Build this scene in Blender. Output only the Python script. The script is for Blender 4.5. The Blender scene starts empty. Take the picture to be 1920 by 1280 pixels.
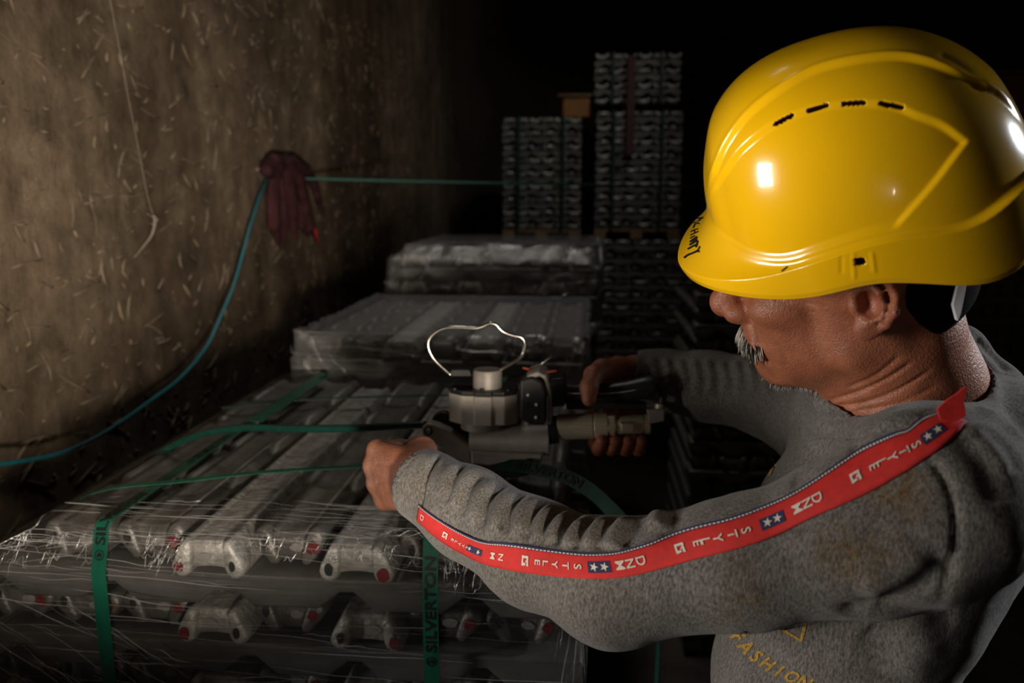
import bpy, bmesh, math, random
import numpy as np
from mathutils import Vector, Matrix, noise
from mathutils.bvhtree import BVHTree

random.seed(4); RNG = np.random.default_rng(4)
SC = bpy.context.scene
COL = SC.collection

# ------------------------------------------------------------------ camera
FPX = 1500.0
TH = math.atan(275 / FPX); PS = math.atan(140 * math.cos(TH) / FPX)
CF = np.array([-math.sin(PS) * math.cos(TH), math.cos(PS) * math.cos(TH), -math.sin(TH)])
CR = np.array([math.cos(PS), math.sin(PS), 0.0])
CU = np.cross(CR, CF)
EYE = np.array([0, 0, 1.45])
cam_d = bpy.data.cameras.new('camera'); cam = bpy.data.objects.new('camera', cam_d); COL.objects.link(cam)
cam_d.sensor_width = 36; cam_d.lens = 36 * FPX / 1920; cam_d.clip_start = 0.02
cam.matrix_world = Matrix(((CR[0], CU[0], -CF[0], EYE[0]), (CR[1], CU[1], -CF[1], EYE[1]), (CR[2], CU[2], -CF[2], EYE[2]), (0, 0, 0, 1)))
cam_d.dof.use_dof = True; cam_d.dof.focus_distance = 0.74; cam_d.dof.aperture_fstop = 5.2
SC.camera = cam
SC.view_settings.view_transform = 'Standard'; SC.view_settings.look = 'None'
SC.view_settings.exposure = 0.0; SC.view_settings.gamma = 1.0; SC.view_settings.use_curve_mapping = False

# ------------------------------------------------------------------ light
wd = bpy.data.worlds.new('hall_air'); SC.world = wd; wd.use_nodes = True
wd.node_tree.nodes['Background'].inputs[0].default_value = (1.0, 0.82, 0.62, 1)
wd.node_tree.nodes['Background'].inputs[1].default_value = 0.008

def area(name, loc, target, sx, sy, power, col, spread=180):
    l = bpy.data.lights.new(name, 'AREA'); l.shape = 'RECTANGLE'; l.size = sx; l.size_y = sy; l.energy = power; l.color = col
    l.spread = math.radians(spread)
    o = bpy.data.objects.new(name, l); COL.objects.link(o); o.location = loc
    o.rotation_euler = (Vector(target) - Vector(loc)).to_track_quat('-Z', 'Y').to_euler()
    return o
area('door_daylight', (-2.9, -0.42, 1.16), (0.15, 0.72, 1.3), 0.8, 0.9, 74, (1.0, 0.95, 0.87))
def spot(name, loc, target, power, col, deg, blend, size):
    l = bpy.data.lights.new(name, 'SPOT'); l.energy = power; l.color = col; l.shadow_soft_size = size; l.spot_size = math.radians(deg); l.spot_blend = blend
    o = bpy.data.objects.new(name, l); COL.objects.link(o); o.location = loc
    o.rotation_euler = (Vector(target) - Vector(loc)).to_track_quat('-Z', 'Y').to_euler(); return o
spot('right_window_lamp', (2.6, 1.6, 2.2), (0.37, 0.75, 1.25), 240, (0.92, 0.96, 1.0), 15, 0.6, 0.12)
spot('wall_spot', (0.25, -0.55, 1.2), (-1.1, 1.80, 1.2 + 2.7 * math.tan(math.radians(13.5))), 350, (1.0, 0.88, 0.72), 50, 0.9, 0.07)  # unseen spot added to light the wall, placed from its shadows
area('far_stack_fill', (0.7, 3.7, 3.5), (-0.35, 5.4, 1.75), 0.5, 0.3, 1.7, (0.97, 0.95, 0.92), 62)  # unseen fill light added to brighten the far stacks
area('stack_top_fill', (-0.45, 2.35, 3.4), (-0.45, 2.2, 1.0), 0.35, 1.1, 2.0, (1.0, 0.95, 0.88), 70)  # unseen overhead fill added for the tops of the wrapped stacks

def P(px, py, Y):
    """world point seen at photo pixel (px, py) on the vertical plane y = Y"""
    D = CF + CR * ((px - 960) / FPX) + CU * ((640 - py) / FPX)
    return EYE + D * (Y / D[1])

# ------------------------------------------------------------------ object helpers
def tag(o, label=None, cat=None, group=None, kind=None):
    if label: o['label'] = label
    if cat: o['category'] = cat
    if group: o['group'] = group
    if kind: o['kind'] = kind
    return o

def thing(name, loc, label, cat, group=None):
    o = bpy.data.objects.new(name, None); COL.objects.link(o); o.location = Vector(loc); o.empty_display_size = 0.05
    return tag(o, label, cat, group)

def adopt(o, parent):
    if parent is not None:
        o.parent = parent
        m = Matrix.Identity(4); q = parent
        while q is not None:
            m = q.matrix_basis @ m
            if q.parent is not None: m = q.matrix_parent_inverse @ m
            q = q.parent
        o.matrix_parent_inverse = m.inverted()
    return o

def mesh_obj(name, verts, faces, mat, parent=None, smooth=True, mats=None, midx=None):
    me = bpy.data.meshes.new(name)
    V = np.asarray(verts, dtype=np.float32)
    if isinstance(faces, np.ndarray):
        n, k = faces.shape
        me.vertices.add(len(V)); me.vertices.foreach_set('co', V.ravel())
        me.loops.add(n * k); me.loops.foreach_set('vertex_index', faces.astype(np.int32).ravel())
        me.polygons.add(n); me.polygons.foreach_set('loop_start', np.arange(0, n * k, k, dtype=np.int32))
        me.update(calc_edges=True)
    else:
        me.from_pydata([tuple(map(float, v)) for v in V], [], faces)
    me.polygons.foreach_set('use_smooth', np.full(len(me.polygons), bool(smooth)))
    for m in (mats or [mat]): me.materials.append(m)
    if midx is not None: me.polygons.foreach_set('material_index', np.asarray(midx, dtype=np.int32))
    me.update()
    o = bpy.data.objects.new(name, me); COL.objects.link(o)
    return adopt(o, parent)

def bevel(o, w, seg=2, ang=35):
    m = o.modifiers.new('edge', 'BEVEL'); m.width = w; m.segments = seg; m.limit_method = 'ANGLE'; m.angle_limit = math.radians(ang)
    return o

def copy_tree(o):
    c = o.copy(); COL.objects.link(c)
    for ch in list(o.children):
        d = copy_tree(ch); d.parent = c; d.matrix_parent_inverse = ch.matrix_parent_inverse.copy()
    return c

def crom(pts, n=8):
    """Catmull-Rom through points"""
    p = np.asarray(pts, float); q = np.vstack([2 * p[0] - p[1], p, 2 * p[-1] - p[-2]]); out = []
    for i in range(len(p) - 1):
        a, b, c, d = q[i:i + 4]
        for t in np.linspace(0, 1, n, endpoint=False):
            out.append(0.5 * (2 * b + (c - a) * t + (2 * a - 5 * b + 4 * c - d) * t * t + (3 * b - a - 3 * c + d) * t ** 3))
    out.append(p[-1]); return np.array(out)

class MB:
    """collects shapes into one mesh"""
    def __init__(s): s.v = []; s.f = []
    def raw(s, V, F):
        n = len(s.v); s.v += [tuple(map(float, v)) for v in V]; s.f += [tuple(int(i) + n for i in f) for f in F]; return s
    def box(s, lo, hi):
        (a, b, c), (d, e, g) = lo, hi
        return s.raw([(a, b, c), (d, b, c), (d, e, c), (a, e, c), (a, b, g), (d, b, g), (d, e, g), (a, e, g)],
                     [(0, 3, 2, 1), (4, 5, 6, 7), (0, 1, 5, 4), (1, 2, 6, 5), (2, 3, 7, 6), (3, 0, 4, 7)])
    def prism(s, poly, off):
        """poly: 3-D points (front face), off: extrusion vector"""
        p = np.asarray(poly, float); n = len(p); q = p + np.asarray(off, float)
        nrm = sum((np.cross(p[i] - p[0], p[(i + 1) % n] - p[0]) for i in range(n)), np.zeros(3))
        fr = tuple(range(n)); bk = tuple(range(2 * n - 1, n - 1, -1)); sd = [(i, n + i, n + (i + 1) % n, (i + 1) % n) for i in range(n)]
        if nrm @ np.asarray(off, float) > 0: fr = fr[::-1]; bk = bk[::-1]; sd = [t[::-1] for t in sd]
        return s.raw(np.vstack([p, q]), [fr, bk] + sd)
    def tube(s, pts, r, n=10, cap=True, flat=None):
        p = np.asarray(pts, float); m = len(p); r = np.full(m, r) if np.isscalar(r) else np.asarray(r, float)
        t = np.gradient(p, axis=0); t /= np.linalg.norm(t, axis=1)[:, None] + 1e-12
        a = np.array([0, 0, 1.0]) if abs(t[0][2]) < 0.9 else np.array([1.0, 0, 0])
        u = np.cross(t[0], a); u /= np.linalg.norm(u); V = []
        for i in range(m):
            u = u - t[i] * (u @ t[i]); u /= np.linalg.norm(u); w = np.cross(t[i], u)
            for k in range(n):
                an = 2 * math.pi * k / n
                V.append(p[i] + r[i] * (u * math.cos(an) + w * math.sin(an) * (flat or 1)))
        F = [(i * n + k, i * n + (k + 1) % n, (i + 1) * n + (k + 1) % n, (i + 1) * n + k) for i in range(m - 1) for k in range(n)]
        if cap: F += [tuple(range(n - 1, -1, -1)), tuple((m - 1) * n + k for k in range(n))]
        return s.raw(V, F)
    def lathe(s, a, b, prof, n=28):
        """prof: list of (t 0..1 along a->b, radius)"""
        a = np.asarray(a, float); b = np.asarray(b, float); t = (b - a) / np.linalg.norm(b - a)
        q = np.array([0, 0, 1.0]) if abs(t[2]) < 0.9 else np.array([1.0, 0, 0]); u = np.cross(t, q); u /= np.linalg.norm(u); w = np.cross(t, u); V = []
        for (h, r) in prof:
            for k in range(n):
                an = 2 * math.pi * k / n; V.append(a + (b - a) * h + r * (u * math.cos(an) + w * math.sin(an)))
        m = len(prof)
        F = [(i * n + k, i * n + (k + 1) % n, (i + 1) * n + (k + 1) % n, (i + 1) * n + k) for i in range(m - 1) for k in range(n)]
        F += [tuple(range(n - 1, -1, -1)), tuple((m - 1) * n + k for k in range(n))]
        return s.raw(V, F)
    def build(s, name, mat, parent=None, smooth=False, bev=0, seg=2):
        o = mesh_obj(name, s.v, s.f, mat, parent, smooth)
        bm = bmesh.new(); bm.from_mesh(o.data); bmesh.ops.recalc_face_normals(bm, faces=bm.faces); bm.to_mesh(o.data); bm.free()
        if bev: bevel(o, bev, seg)
        if smooth == 'auto' or bev:
            o.data.polygons.foreach_set('use_smooth', np.full(len(o.data.polygons), True))
            try: o.data.set_sharp_from_angle(angle=math.radians(38))
            except Exception: pass
        return o

# ------------------------------------------------------------------ materials
def nd(nt, t, **kw):
    n = nt.nodes.new(t)
    for k, v in kw.items(): setattr(n, k, v)
    return n
def pbr(name, col, rough=0.5, metal=0.0, var=0.2, vscale=40, bump=0.0, bscale=150, stretch=(1, 1, 1), col2=None, spec=0.5, coat=0.0, rvar=0.1, sss=0.0, detail=6):
    m = bpy.data.materials.new(name); m.use_nodes = True; nt = m.node_tree; b = nt.nodes['Principled BSDF']; L = nt.links.new
    tc = nd(nt, 'ShaderNodeTexCoord'); oi = nd(nt, 'ShaderNodeObjectInfo')
    ml = nd(nt, 'ShaderNodeVectorMath', operation='SCALE'); ml.inputs[0].default_value = (7.3, 3.1, 5.7); L(oi.outputs['Random'], ml.inputs['Scale'])
    ad = nd(nt, 'ShaderNodeVectorMath', operation='ADD'); L(tc.outputs['Object'], ad.inputs[0]); L(ml.outputs[0], ad.inputs[1])
    mp = nd(nt, 'ShaderNodeMapping'); mp.inputs['Scale'].default_value = stretch; L(ad.outputs[0], mp.inputs['Vector'])
    nz = nd(nt, 'ShaderNodeTexNoise'); nz.inputs['Scale'].default_value = vscale; nz.inputs['Detail'].default_value = detail; L(mp.outputs[0], nz.inputs['Vector'])
    cr = nd(nt, 'ShaderNodeValToRGB'); c = np.array(col); d = np.array(col2) if col2 is not None else c * (1 - var)
    e = c * (1 + var) if col2 is None else c
    cr.color_ramp.elements[0].position = 0.32; cr.color_ramp.elements[0].color = (*d, 1); cr.color_ramp.elements[1].position = 0.68; cr.color_ramp.elements[1].color = (*np.minimum(e, 1), 1)
    L(nz.outputs['Fac'], cr.inputs[0]); L(cr.outputs[0], b.inputs['Base Color'])
    b.inputs['Metallic'].default_value = metal; b.inputs['Specular IOR Level'].default_value = spec; b.inputs['Coat Weight'].default_value = coat
    b.inputs['Coat Roughness'].default_value = 0.05
    mr = nd(nt, 'ShaderNodeMapRange'); mr.inputs['To Min'].default_value = max(0, rough - rvar); mr.inputs['To Max'].default_value = min(1, rough + rvar); L(nz.outputs['Fac'], mr.inputs['Value']); L(mr.outputs[0], b.inputs['Roughness'])
    if sss: b.inputs['Subsurface Weight'].default_value = sss; b.inputs['Subsurface Radius'].default_value = (0.006, 0.003, 0.0015); b.inputs['Subsurface Scale'].default_value = 1
    if bump:
        n2 = nd(nt, 'ShaderNodeTexNoise'); n2.inputs['Scale'].default_value = bscale; n2.inputs['Detail'].default_value = 5; L(mp.outputs[0], n2.inputs['Vector'])
        bp = nd(nt, 'ShaderNodeBump'); bp.inputs['Strength'].default_value = 1; bp.inputs['Distance'].default_value = bump; L(n2.outputs['Fac'], bp.inputs['Height']); L(bp.outputs[0], b.inputs['Normal'])
    return m

M = {}
M['alu'] = pbr('cast_metal', (0.17, 0.16, 0.15), 0.45, 0.5, 0.22, 35, 0.0012, 190)  # used on the set-back ingots; their shade and dirt are in this tone
M['alu_smooth'] = pbr('cast_metal_smooth', (0.15, 0.144, 0.138), 0.52, 0.4, 0.15, 22, 0.0004, 260)
M['alu_light'] = pbr('cast_metal_pale', (0.38, 0.365, 0.345), 0.45, 0.25, 0.28, 55, 0.0030, 120)
M['alu_far'] = pbr('cast_metal_far', (0.20, 0.19, 0.165), 0.4, 0.5, 0.3, 18, 0.001, 60)
M['red_paint'] = pbr('red_paint', (0.15, 0.006, 0.011), 0.5, 0, 0.2, 90)
M['black_paint'] = pbr('black_paint', (0.012, 0.011, 0.011), 0.5, 0, 0.2, 90)
M['white_paint'] = pbr('pale_paint', (0.27, 0.245, 0.235), 0.6, 0, 0.15, 90)
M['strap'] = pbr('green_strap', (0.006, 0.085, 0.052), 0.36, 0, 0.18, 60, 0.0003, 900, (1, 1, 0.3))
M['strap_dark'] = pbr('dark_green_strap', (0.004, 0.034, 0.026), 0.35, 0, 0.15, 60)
M['ink'] = pbr('black_ink', (0.006, 0.007, 0.007), 0.5, 0, 0.1, 90)
M['skin'] = None
M['yellow'] = pbr('yellow_plastic', (0.95, 0.525, 0.004), 0.2, 0, 0.035, 9, 0.00005, 700, coat=0.5, rvar=0.05)
M['white_plastic'] = pbr('white_plastic', (0.62, 0.62, 0.68), 0.35, 0, 0.06, 30)
M['red_tape'] = pbr('red_tape', (0.56, 0.018, 0.014), 0.75, 0, 0.12, 160, 0.0004, 1800)
M['navy'] = pbr('navy_thread', (0.018, 0.020, 0.075), 0.8, 0, 0.2, 300)
M['white_thread'] = pbr('white_thread', (0.62, 0.55, 0.47), 0.8, 0, 0.12, 400)
M['yellow_print'] = pbr('yellow_print', (0.34, 0.195, 0.028), 0.85, 0, 0.5, 500)
M['hair'] = pbr('black_hair', (0.0018, 0.0015, 0.0015), 0.9, 0, 0.3, 300, 0.001, 900, spec=0.05)
M['grey_hair'] = pbr('grey_hair', (0.55, 0.50, 0.44), 0.45, 0, 0.2, 200)
M['dark_hair'] = pbr('dark_beard', (0.03, 0.022, 0.018), 0.5, 0, 0.2, 200)
M['tool_grey'] = pbr('tool_cast_grey', (0.36, 0.32, 0.285), 0.5, 0.25, 0.12, 60, 0.0002, 900)
M['tool_light'] = pbr('tool_pale_grey', (0.52, 0.47, 0.42), 0.5, 0.15, 0.1, 70, 0.0002, 900)
M['tool_black'] = pbr('tool_black', (0.018, 0.017, 0.016), 0.38, 0, 0.2, 80)
M['steel'] = pbr('turned_steel', (0.72, 0.64, 0.47), 0.36, 0.6, 0.12, 60, 0.0001, 500, (1, 8, 8))
M['wire'] = pbr('bent_steel_wire', (0.75, 0.70, 0.64), 0.22, 1.0, 0.2, 40)
M['rubber'] = pbr('black_rubber', (0.012, 0.012, 0.012), 0.45, 0, 0.2, 50)
M['orange'] = pbr('orange_plastic', (0.55, 0.10, 0.03), 0.5, 0, 0.1, 80)
M['orange_dull'] = pbr('dull_orange_paint', (0.26, 0.10, 0.014), 0.6, 0, 0.25, 12)
M['dark_red'] = pbr('dark_red_paint', (0.06, 0.014, 0.014), 0.7, 0, 0.25, 12)
M['teal'] = pbr('teal_cable', (0.012, 0.13, 0.16), 0.4, 0, 0.15, 60)
M['green_rope'] = pbr('green_rope', (0.012, 0.085, 0.065), 0.6, 0, 0.2, 90)
M['thread'] = pbr('pale_thread', (0.26, 0.22, 0.17), 0.8, 0, 0.1, 60)
M['trouser'] = pbr('dark_trouser_cloth', (0.02, 0.021, 0.026), 0.9, 0, 0.2, 60, 0.0006, 600)
M['boot'] = pbr('worn_boot_leather', (0.03, 0.02, 0.014), 0.5, 0, 0.3, 40, 0.0006, 200)
M['wood'] = pbr('rough_wood', (0.20, 0.12, 0.06), 0.8, 0, 0.3, 14, 0.001, 60, (1, 6, 6))
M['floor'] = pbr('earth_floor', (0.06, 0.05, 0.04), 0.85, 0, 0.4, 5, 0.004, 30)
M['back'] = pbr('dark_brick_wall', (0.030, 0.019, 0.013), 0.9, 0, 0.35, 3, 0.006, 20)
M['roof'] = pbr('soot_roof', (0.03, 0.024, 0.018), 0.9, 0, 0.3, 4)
M['straw'] = pbr('straw', (0.155, 0.115, 0.077), 0.8, 0, 0.4, 30)
M['eye'] = pbr('eye_white', (0.5, 0.45, 0.4), 0.2, 0, 0.05, 50)

# ------------------------------------------------------------------ signed-distance sculpting (union of smooth shapes -> one continuous skin)
f4 = np.float32
def smin(a, b, k):
    h = np.clip(0.5 + 0.5 * (b - a) / k, 0, 1); return b + (a - b) * h - k * h * (1 - h)
class Sculpt:
    def __init__(s): s.ops = []
    def add(s, fn, lo, hi, op='u', k=0.01):
        s.ops.append((fn, np.asarray(lo, float) - k - 0.012, np.asarray(hi, float) + k + 0.012, op, k)); return s
    def cone(s, a, b, ra, rb, k=0.01, op='u', sq=None):
        """tapered capsule a->b; sq=(axis vector, factor) squashes distance along an axis (factor<1 = wider that way)"""
        a = np.asarray(a, float); b = np.asarray(b, float); ab = b - a; L2 = float(ab @ ab) + 1e-12
        S = np.eye(3)
        if sq is not None:
            ax = np.asarray(sq[0], float); ax = ax / np.linalg.norm(ax); S = np.eye(3) + (sq[1] - 1) * np.outer(ax, ax)
        a2, ab2 = S @ a, S @ ab; L2 = float(ab2 @ ab2) + 1e-12; St = S.T.astype(f4)
        def fn(p):
            q = p @ St if sq is not None else p
            pa = q - a2.astype(f4); t = np.clip(pa @ (ab2 / L2).astype(f4), 0, 1)
            return np.linalg.norm(pa - t[:, None] * ab2.astype(f4), axis=1) - (ra + (rb - ra) * t)
        w = max(ra, rb) / (min(1, sq[1]) if sq is not None else 1)
        return s.add(fn, np.minimum(a, b) - w, np.maximum(a, b) + w, op, k)
    def line(s, pts, radii, k=0.006, op='u', sq=None):
        for i in range(len(pts) - 1): s.cone(pts[i], pts[i + 1], radii[i], radii[i + 1], k, op, sq)
        return s
    def ell(s, c, r, k=0.01, op='u', R=np.eye(3)):
        c = np.asarray(c, float); r = np.asarray(r, float); Rt = np.asarray(R, float)
        def fn(p):
            q = (p - c.astype(f4)) @ Rt.astype(f4)
            k0 = np.linalg.norm(q / r.astype(f4), axis=1); k1 = np.linalg.norm(q / (r * r).astype(f4), axis=1) + 1e-6
            return np.where(k0 < 0.15, -r.min() * 0.85, k0 * (k0 - 1) / k1)
        m = r.max(); return s.add(fn, c - m, c + m, op, k)
    def plane(s, n, c, k=0.004):
        """keep the side the normal points away from"""
        n = np.asarray(n, float); n = n / np.linalg.norm(n); c = np.asarray(c, float)
        s.ops.append((lambda p: (p - c.astype(f4)) @ n.astype(f4), np.full(3, -9.), np.full(3, 9.), 'i', k)); return s
    def val(s, p, lo, hi, off=0.0):
        d = np.full(len(p), 0.3, f4)
        for fn, l, h, op, k in s.ops:
            if np.any(h < lo) or np.any(l > hi): continue
            v = fn(p).astype(f4)
            if op == 'u': d = smin(d, v, k)
            elif op == 's': d = -smin(-d, v, k)
            else: d = -smin(-d, -v, k)
        return d - off
    def bounds(s):
        b = [(l, h) for _, l, h, op, _ in s.ops if op == 'u']
        return np.min([x[0] for x in b], 0), np.max([x[1] for x in b], 0)
    def mesh(s, res, B=40):
        lo, hi = s.bounds(); n = np.ceil((hi - lo) / res).astype(int) + 2; org = lo
        N1, N2 = n[1] + 4, n[2] + 4
        key = lambda i, j, k: ((i + 1) * N1 + (j + 1)) * N2 + (k + 1)
        allk, allp, quads = [], [], []
        half = (B + 2) * res * 0.87
        ub = [(l, h) for _, l, h, op, _ in s.ops if op == 'u']
        for bi in range(0, n[0], B):
            for bj in range(0, n[1], B):
                for bk in range(0, n[2], B):
                    i0 = np.array([bi, bj, bk]); l = org + (i0 - 1) * res; h = org + (i0 + B) * res
                    if not any(np.all(x[1] > l) and np.all(x[0] < h) for x in ub): continue
                    c = ((l + h) / 2).astype(f4)[None]
                    if abs(float(s.val(c, l, h)[0])) > half * 1.6: continue
                    ax = [(org[a] + (np.arange(-1, B + 1) + i0[a]) * res).astype(f4) for a in range(3)]
                    G = np.stack(np.meshgrid(*ax, indexing='ij'), -1).reshape(-1, 3)
                    D = s.val(G, l, h).reshape(B + 2, B + 2, B + 2); I = D < 0
                    if I.all() or not I.any(): continue
                    # cell vertices
                    st = lambda A, o: A[o[0]:o[0] + B + 1, o[1]:o[1] + B + 1, o[2]:o[2] + B + 1]
                    cn = [(x, y, z) for x in (0, 1) for y in (0, 1) for z in (0, 1)]
                    cnt = sum(st(I, o).astype(np.int8) for o in cn); act = np.argwhere((cnt > 0) & (cnt < 8))
                    acc = np.zeros((len(act), 3)); w = np.zeros(len(act))
                    for o in cn:
                        for a in range(3):
                            if o[a]: continue
                            o2 = list(o); o2[a] = 1
                            d1 = D[act[:, 0] + o[0], act[:, 1] + o[1], act[:, 2] + o[2]]; d2 = D[act[:, 0] + o2[0], act[:, 1] + o2[1], act[:, 2] + o2[2]]
                            x = (d1 < 0) != (d2 < 0); t = np.where(x, d1 / np.where(x, d1 - d2, 1), 0)
                            q = np.tile(np.array(o, float), (len(act), 1)); q[:, a] += t; acc += q * x[:, None]; w += x
                    pos = org + (act - 1 + i0 + acc / w[:, None]) * res
                    g = act - 1 + i0
                    allk.append(key(g[:, 0], g[:, 1], g[:, 2])); allp.append(pos)
                    for a in range(3):
                        b, c2 = (a + 1) % 3, (a + 2) % 3
                        s1 = I[1:B + 1, 1:B + 1, 1:B + 1]; o = [1, 1, 1]; o[a] = 2
                        s2 = I[o[0]:o[0] + B, o[1]:o[1] + B, o[2]:o[2] + B]
                        e = np.argwhere(s1 != s2)
                        if not len(e): continue
                        fl = s1[e[:, 0], e[:, 1], e[:, 2]]; g = e + i0; cs = []
                        for (db, dc) in ((0, 0), (-1, 0), (-1, -1), (0, -1)):
                            x = g.copy(); x[:, b] += db; x[:, c2] += dc; cs.append(key(x[:, 0], x[:, 1], x[:, 2]))
                        q = np.stack(cs, 1); q[~fl] = q[~fl][:, ::-1]; quads.append(q)
        K = np.concatenate(allk); Pp = np.concatenate(allp); Q = np.concatenate(quads)
        uk, ui = np.unique(K, return_index=True)
        ok = np.isin(Q, uk).all(1)
        return Pp[ui], np.searchsorted(uk, Q[ok])

def normals_of(o):
    n = np.zeros(len(o.data.vertices) * 3, f4); o.data.vertices.foreach_get('normal', n); return n.reshape(-1, 3)
def coords_of(o):
    n = np.zeros(len(o.data.vertices) * 3, f4); o.data.vertices.foreach_get('co', n); return n.reshape(-1, 3)
def set_coords(o, V):
    o.data.vertices.foreach_set('co', np.asarray(V, f4).ravel()); o.data.update()
def relax(o, it=2, f=0.5):
    me = o.data; ne = len(me.edges); e = np.zeros(ne * 2, np.int32); me.edges.foreach_get('vertices', e); e = e.reshape(-1, 2); V = coords_of(o).astype(float)
    cnt = np.bincount(e.ravel(), minlength=len(V))[:, None]
    for _ in range(it):
        A = np.zeros_like(V)
        for d in range(3):
            A[:, d] = np.bincount(e[:, 0], V[e[:, 1], d], len(V)) + np.bincount(e[:, 1], V[e[:, 0], d], len(V))
        V = V + f * (A / np.maximum(cnt, 1) - V)
    set_coords(o, V)
def bvh_of(o):
    V = coords_of(o); me = o.data; n = len(me.loops); li = np.zeros(n, np.int32); me.loops.foreach_get('vertex_index', li)
    ls = np.zeros(len(me.polygons), np.int32); me.polygons.foreach_get('loop_start', ls); ls = np.append(ls, n)
    polys = [li[ls[i]:ls[i + 1]].tolist() for i in range(len(ls) - 1)]
    return BVHTree.FromPolygons([Vector(v) for v in V.tolist()], polys)
def hit(bvh, px, py, fallback=None):
    """first surface point met by the line of sight through a photo pixel"""
    D = CF + CR * ((px - 960) / FPX) + CU * ((640 - py) / FPX); D = D / np.linalg.norm(D)
    p, n, i, d = bvh.ray_cast(Vector(EYE), Vector(D))
    if p is None and fallback:
        p, n, i, d = bvh.find_nearest(Vector(EYE + D * fallback))
    if p is None: return None, None
    p = np.array(p); n = np.array(n)
    if n @ D > 0: n = -n
    return p, n
def emboss(o, bvh, lines, V=None, N=None):
    """raise (h>0) or crease (h<0) a surface along lines [(pixels, width m, height m)]"""
    V = coords_of(o).astype(float); N = normals_of(o); dsp = np.zeros(len(V))
    for (px, w, h) in lines:
        pts = []
        for q in crom(px, 10):
            p, n = hit(bvh, q[0], q[1])
            if p is not None: pts.append(p)
        if len(pts) < 2: continue
        pts = np.array(pts); lo, hi = pts.min(0) - 3 * w, pts.max(0) + 3 * w
        ix = np.where(np.all((V > lo) & (V < hi), 1))[0]
        if not len(ix): continue
        L = len(pts); d2 = np.full(len(ix), 1e9); at = np.zeros(len(ix))
        for i in range(L - 1):
            a, b = pts[i], pts[i + 1]; ab = b - a; l2 = ab @ ab
            if l2 > 0.03 ** 2 or l2 == 0: continue
            t = np.clip((V[ix] - a) @ ab / l2, 0, 1); dd = ((V[ix] - a - t[:, None] * ab) ** 2).sum(1); m = dd < d2; d2[m] = dd[m]; at[m] = (i + t[m]) / (L - 1)
        fade = np.clip(np.minimum(at, 1 - at) * 5, 0.0, 1) if h > 0 else np.clip(np.minimum(at, 1 - at) * 8, 0.1, 1)
        dsp[ix] += h * np.exp(-d2 / (w * w)) * fade
    set_coords(o, V + N * dsp[:, None])

# ------------------------------------------------------------------ the room
WX = -1.10                                    # plane of the left wall
def wall_left():
    ny, nz = 150, 90; V = []; F = []
    for j in range(nz + 1):
        for i in range(ny + 1):
            y = 0.42 + 6.78 * i / ny; z = 3.6 * j / nz
            d = 0.012 * noise.noise((y * 1.3, z * 1.3, 0)) + 0.006 * noise.noise((y * 5, z * 5, 3)) + 0.0025 * noise.noise((y * 16, z * 16, 7))
            V.append((WX + d, y, z))
    for j in range(nz):
        for i in range(ny):
            a = j * (ny + 1) + i; F.append((a, a + ny + 1, a + ny + 2, a + 1))
    m = bpy.data.materials.new('mud_plaster'); m.use_nodes = True; nt = m.node_tree; b = nt.nodes['Principled BSDF']; L = nt.links.new
    tc = nd(nt, 'ShaderNodeTexCoord')
    def nz_(scale, det, st=(1, 1, 1), rough=0.6):
        mp = nd(nt, 'ShaderNodeMapping'); mp.inputs['Scale'].default_value = st; L(tc.outputs['Object'], mp.inputs['Vector'])
        n = nd(nt, 'ShaderNodeTexNoise'); n.inputs['Scale'].default_value = scale; n.inputs['Detail'].default_value = det; n.inputs['Roughness'].default_value = rough; L(mp.outputs[0], n.inputs['Vector']); return n.outputs['Fac']
    def ramp(fac, p0, c0, p1, c1):
        r = nd(nt, 'ShaderNodeValToRGB'); r.color_ramp.elements[0].position = p0; r.color_ramp.elements[0].color = (*c0, 1)
        r.color_ramp.elements[1].position = p1; r.color_ramp.elements[1].color = (*c1, 1); L(fac, r.inputs[0]); return r.outputs[0]
    def mix(f, a, c, ty='MIX'):
        x = nd(nt, 'ShaderNodeMix', data_type='RGBA', blend_type=ty)
        if hasattr(f, 'links'): L(f, x.inputs[0])
        else: x.inputs[0].default_value = f
        L(a, x.inputs[6]); L(c, x.inputs[7]); return x.outputs[2]
    base = ramp(nz_(1.6, 8), 0.3, (0.085, 0.062, 0.043), 0.72, (0.25, 0.19, 0.132))
    fine = ramp(nz_(9, 8, rough=0.7), 0.3, (0.32, 0.30, 0.28), 0.7, (1.3, 1.27, 1.22))
    c = mix(0.85, base, fine, 'MULTIPLY')
    runs = ramp(nz_(5, 5, (1, 2.2, 0.28)), 0.42, (0.55, 0.52, 0.5), 0.62, (1, 1, 1)); c = mix(0.6, c, runs, 'MULTIPLY')
    pale = ramp(nz_(3.2, 7, rough=0.75), 0.60, (0, 0, 0), 0.72, (1, 1, 1)); col = nd(nt, 'ShaderNodeRGB'); col.outputs[0].default_value = (0.30, 0.235, 0.165, 1)
    bw = nd(nt, 'ShaderNodeRGBToBW'); L(pale, bw.inputs[0]); mm = nd(nt, 'ShaderNodeMath', operation='MULTIPLY'); mm.inputs[1].default_value = 0.45; L(bw.outputs[0], mm.inputs[0])
    c = mix(mm.outputs[0], c, col.outputs[0])
    L(c, b.inputs['Base Color']); b.inputs['Roughness'].default_value = 0.95; b.inputs['Specular IOR Level'].default_value = 0.15
    bp = nd(nt, 'ShaderNodeBump'); bp.inputs['Distance'].default_value = 0.006; L(nz_(22, 8, rough=0.7), bp.inputs['Height']); L(bp.outputs[0], b.inputs['Normal'])
    o = mesh_obj('wall_left', V, F, m); return tag(o, 'brown mud plaster wall with straw flecks along the left side', 'wall', kind='structure')
WALL = wall_left()
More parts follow.
